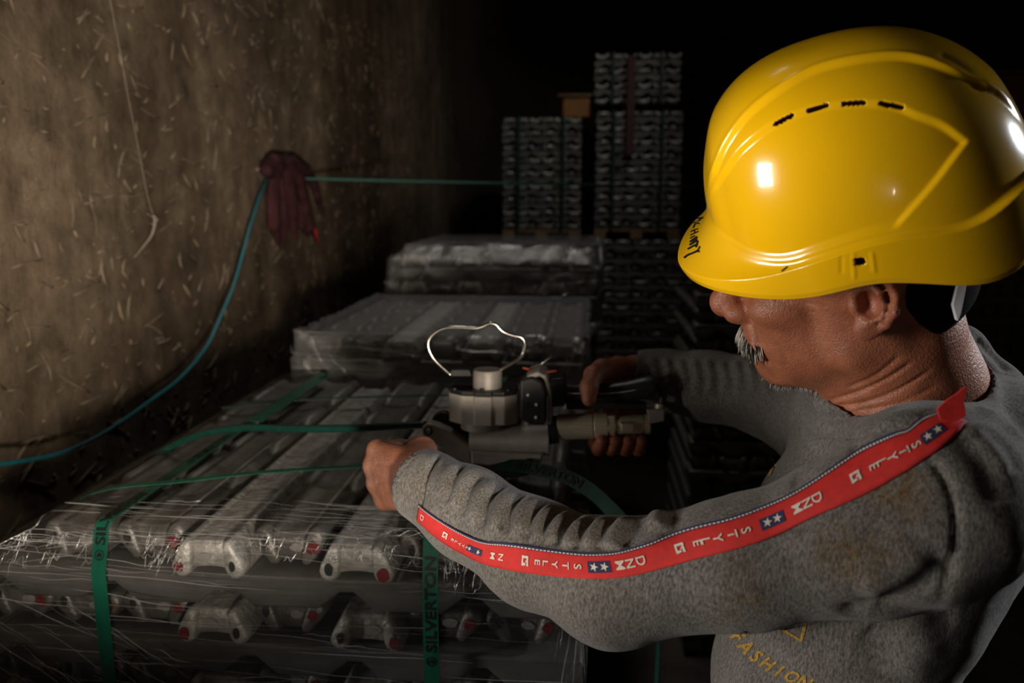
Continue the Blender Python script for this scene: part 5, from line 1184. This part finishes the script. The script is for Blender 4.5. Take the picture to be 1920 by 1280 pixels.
def printed_strap(x, label, starts, xoff=0.0):
    yF = Y0 - 0.0275
    path = np.array([(x, yF, 0.62), (x, yF, ZT - 0.2), (x, yF, ZT - 0.051), (x, yF + 0.001, ZT - 0.046), (x - 0.001, yF + 0.016, ZT + 0.000), (x, yF + 0.020, ZT + 0.0065), (x, yF + 0.026, ZT + 0.0090), (x, Y0 + 0.2, ZT + 0.0095), (x, Y0 + 0.5, ZT + 0.0095), (x, Y0 + 0.82, ZT + 0.0090), (x, Y0 + 0.84, ZT + 0.002), (x, Y0 + 0.842, ZT - 0.3)])
    q = [path[0]]
    for a, b in zip(path[:-1], path[1:]):
        n = max(1, int(np.linalg.norm(b - a) / 0.03)); q += [a + (b - a) * (i + 1) / n for i in range(n)]
    q = np.array(q); o, p, wv, nn = ribbon('packing_strap', q, (1, 0, 0), 0.0185, 0.0008, M['strap'])
    tag(o, label, 'strap', 'printed straps round the front stack')
    s = np.concatenate([[0], np.cumsum(np.linalg.norm(np.diff(p, axis=0), axis=1))])
    def at(l, ac, off=0.0006):
        c = np.array([np.interp(l, s, p[:, k]) for k in range(3)]); i = min(len(p) - 1, int(np.searchsorted(s, l))); t = nz(p[min(i, len(p) - 1)] - p[max(i - 1, 0)]); n = nz(np.cross(np.array([1.0, 0, 0]), t)); n = n if (n[1] < -0.3 or n[2] > 0.3) else -n
        return c + np.array([-1.0, 0, 0]) * ac + n * (0.0008 + off)
    for (lz, both) in starts:
        G, F = SG; L_ = (G[:, 0].max() - G[:, 0].min()); sx = 0.118 / L_
        V = [at(lz + 0.018 + (gx + L_ / 2) * sx, gy * 0.0135) for gx, gy in G]; m = mesh_obj('lettering', V, F, M['ink'], o)
        # round emblem: ring, inner mark
        V = []; F = []
        for k in range(25):
            a = 2 * math.pi * k / 24
            for r_ in (0.0063, 0.0051): V.append(at(lz + 0.006 + r_ * math.cos(a), r_ * math.sin(a)))
        F = [(2 * k, 2 * k + 1, 2 * k + 3, 2 * k + 2) for k in range(24)]; n0 = len(V)
        for pts in ([(-.003, -.003), (.001, -.0035), (.0035, 0), (.001, .0035), (-.003, .003), (-.0015, 0)], [(-.0045, -.001), (-.0035, -.001), (-.0035, .001), (-.0045, .001)]):
            F.append([len(V) + i for i in range(len(pts))]); V += [at(lz + 0.006 + a, b) for a, b in pts]
        mesh_obj('emblem', V, F, M['ink'], o)
    return o
X1 = P(186, 1080, Y0 - 0.027)[0]; X2 = P(806, 1080, Y0 - 0.027)[0]
def s_at(py, px, x):   # strap length from its foot to a photo row on the front run
    return P(px, py, Y0 - 0.0275)[2] - 0.62
s2 = s_at(1248, 812, X2); s1 = s_at(1052, 180, X1)
printed_strap(X1, 'green printed strap over the left end of the front stack', [(s1, 1), (s1 + 0.26, 1), (s1 + 0.45, 1)])
printed_strap(X2, 'green printed strap down the front below the near sleeve', [(s2, 1), (s2 + 0.40, 1)])
def loose(name, pts, w, th, mat, label, wv=(0, 0, 1), group=None, cat='strap'):
    o = ribbon(name, pts, wv, w, th, mat)[0]; return tag(o, label, cat, group)
zc_ = ZT + 0.012
loose('packing_strap', crom([np.array([-0.70, PZ(200, 916, zc_)[1], zc_ - 0.075]), np.array([-0.683, PZ(200, 916, zc_)[1], zc_ - 0.02]), PZ(215, 913, zc_), PZ(330, 902, zc_), PZ(460, 887, zc_), PZ(600, 877, zc_ + 0.004), PZ(700, 872, zc_ + 0.012), PZ(735, 872, zc_ + 0.016)], 6), 0.010, 0.0008, M['strap'], 'thin green strap stretched across the front stack to the near hand', (0, 1, 0.1))
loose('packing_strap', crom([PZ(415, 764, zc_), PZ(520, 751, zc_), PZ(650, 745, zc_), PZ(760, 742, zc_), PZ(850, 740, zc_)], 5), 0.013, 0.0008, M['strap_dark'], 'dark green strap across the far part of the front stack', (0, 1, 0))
loose('packing_strap', crom([PZ(478, 790, zc_ + 0.002), PZ(520, 762, zc_ + 0.004), PZ(560, 735, zc_ + 0.002), PZ(600, 710, zc_)], 5), 0.030, 0.0008, M['strap'], 'doubled green strap lying slantwise near the far left corner of the front stack', (1, 0, 0))
tl = crom([tp(800, 796, 0.0), P(740, 799, 1.08), P(640, 803, 1.09), P(540, 803, 1.11), P(450, 802, 1.14), P(370, 816, 1.16), P(300, 848, 1.17), P(245, 880, 1.17), P(200, 915, 1.16), P(165, 960, 1.15), P(140, 1020, 1.14)], 6)
o = MB().tube(tl, [0.0058] * len(tl), 10, True, 0.95).build('packing_strap', M['strap_dark'], None, True); tag(o, 'thick dark green strap curving from the left end of the tool to the wall side', 'strap')
tail = crom([P(905, 872, 1.06), P(960, 872, 1.05), P(1010, 880, 1.03), P(1060, 893, 1.0), P(1105, 918, 0.96), P(1145, 955, 0.91), P(1190, 1010, 0.87), P(1225, 1080, 0.84), P(1235, 1180, 0.83), P(1230, 1300, 0.83)], 6)
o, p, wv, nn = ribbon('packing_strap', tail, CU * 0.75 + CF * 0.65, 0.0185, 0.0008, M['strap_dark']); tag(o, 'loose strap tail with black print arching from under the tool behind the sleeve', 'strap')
sl = np.concatenate([[0], np.cumsum(np.linalg.norm(np.diff(p, axis=0), axis=1))]); G, F = SG; L_ = G[:, 0].max() - G[:, 0].min(); V = []
for gx, gy in G:
    l = 0.05 + (gx / L_ + 0.5) * 0.118; i = min(len(p) - 2, int(np.searchsorted(sl, l))); c = np.array([np.interp(l, sl, p[:, k_]) for k_ in range(3)]); t = nz(p[i + 1] - p[i]); w = wv[i]; n = nz(np.cross(w, t)); n = n if n @ CF < 0 else -n
    V.append(c + w * gy * 0.0130 + n * 0.0016)
mesh_obj('lettering', V, F, M['ink'], o)

# ------------------------------------------------------------------ on the left wall
ck = [(503, 330, -1.055), (488, 365, -1.03), (470, 420, -1.005), (455, 475, -0.995), (438, 535, -0.99), (415, 590, -0.985), (388, 648, -0.98), (340, 706, -0.975), (290, 745, -0.975), (235, 785, -0.975), (180, 820, -0.98), (120, 847, -0.99), (55, 862, -1.0), (-30, 872, -1.0), (-140, 872, -1.0)]
cb = crom([PX(a, b, c) for a, b, c in ck], 6)
tag(MB().tube(cb, 0.0042, 9).build('cable', M['teal'], None, True), 'teal cable hanging in a long curve from the wall nail to the left edge', 'cable')
ra, rb = P(512, 333, 2.80), P(1800, 349, 3.58)
tag(MB().tube([ra + (rb - ra) * t + np.array([0, 0, -0.012 * 4 * t * (1 - t)]) for t in np.linspace(0, 1, 24)], 0.0046, 8).build('rope', M['green_rope'], None, True), 'dark green rope stretched from the wall nail across the far stacks', 'rope')
nl = PX(503, 318, -1.05); tag(MB().lathe((WX - 0.02, nl[1] + 0.02, nl[2]), (-1.02, nl[1], nl[2] + 0.006), [(0, 0.004), (0.9, 0.004), (0.92, 0.008), (1, 0.008)], 10).build('nail', M['tool_grey'], None, 'auto'), 'nail in the mud wall holding the rag, rope and cable', 'nail')
RG = Sculpt(); q = lambda x, y, o=0.0: PX(x, y, -1.03 + o)
RG.line([q(500, 312), q(512, 303), q(528, 304), q(536, 316)], [0.022, 0.026, 0.026, 0.022], 0.006); RG.cone(q(498, 320, 0.01), q(520, 328, 0.012), 0.020, 0.018, 0.004)
for pts, rr in [([(512, 318), (512, 370), (513, 420), (524, 462)], (0.020, 0.028, 0.026, 0.006)), ([(520, 312), (524, 370), (530, 415), (532, 452)], (0.022, 0.026, 0.026, 0.010)), ([(532, 305), (542, 350), (548, 400), (553, 444)], (0.022, 0.026, 0.027, 0.012)),
                ([(540, 302), (562, 340), (575, 390), (583, 425), (597, 458)], (0.022, 0.026, 0.024, 0.018, 0.005)), ([(548, 300), (575, 322), (590, 350), (600, 385), (607, 408)], (0.020, 0.022, 0.020, 0.015, 0.004)), ([(545, 310), (560, 370), (566, 420), (577, 440)], (0.018, 0.022, 0.022, 0.010))]:
    o_ = random.uniform(-0.012, 0.018); RG.line([q(a, b, o_) for a, b in pts], rr, 0.005, 'u', ((1, 0, 0), 1.25))
rv, rf = RG.mesh(0.005); rm = pbr('rag_cloth', (0.040, 0.015, 0.017), 0.95, 0, 0.5, 30, 0.003, 120, (1, 1, 0.3), spec=0.1)
rag = mesh_obj('rag', rv, rf, rm); tag(rag, 'dark maroon rag hanging from the nail on the mud wall', 'rag')
rp = [q(585, 415, 0.03), q(592, 435, 0.03), q(598, 460, 0.028)]; MB().tube(rp, [0.001, 0.004, 0.001], 6).build('frayed_corner', M['red_tape'], rag, True)['label'] = 'bright red frayed corner'
th_ = crom([PX(a, b, -1.085) for a, b in [(203, -20), (214, 40), (226, 100), (240, 180), (252, 240), (262, 290), (272, 345), (283, 390), (289, 408)]], 6)
t = thing('thread', PX(289, 408, -1.085), 'pale thread with a knotted scrap hanging down the mud wall', 'thread')
MB().tube(th_, 0.0008, 6).build('strand', M['thread'], t, True)
MB().tube(crom([PX(a, b, -1.083) for a, b in [(276, 400), (290, 412), (284, 440), (268, 462), (252, 482)]], 5), [0.001 + 0.003 * math.sin(math.pi * i / 20) for i in range(21)], 7, True, 0.5).build('scrap', M['thread'], t, True)
MB().tube(crom([PX(a, b, -1.083) for a, b in [(288, 404), (295, 412), (286, 420)]], 4), 0.0022, 6).build('knot', M['thread'], t, True)
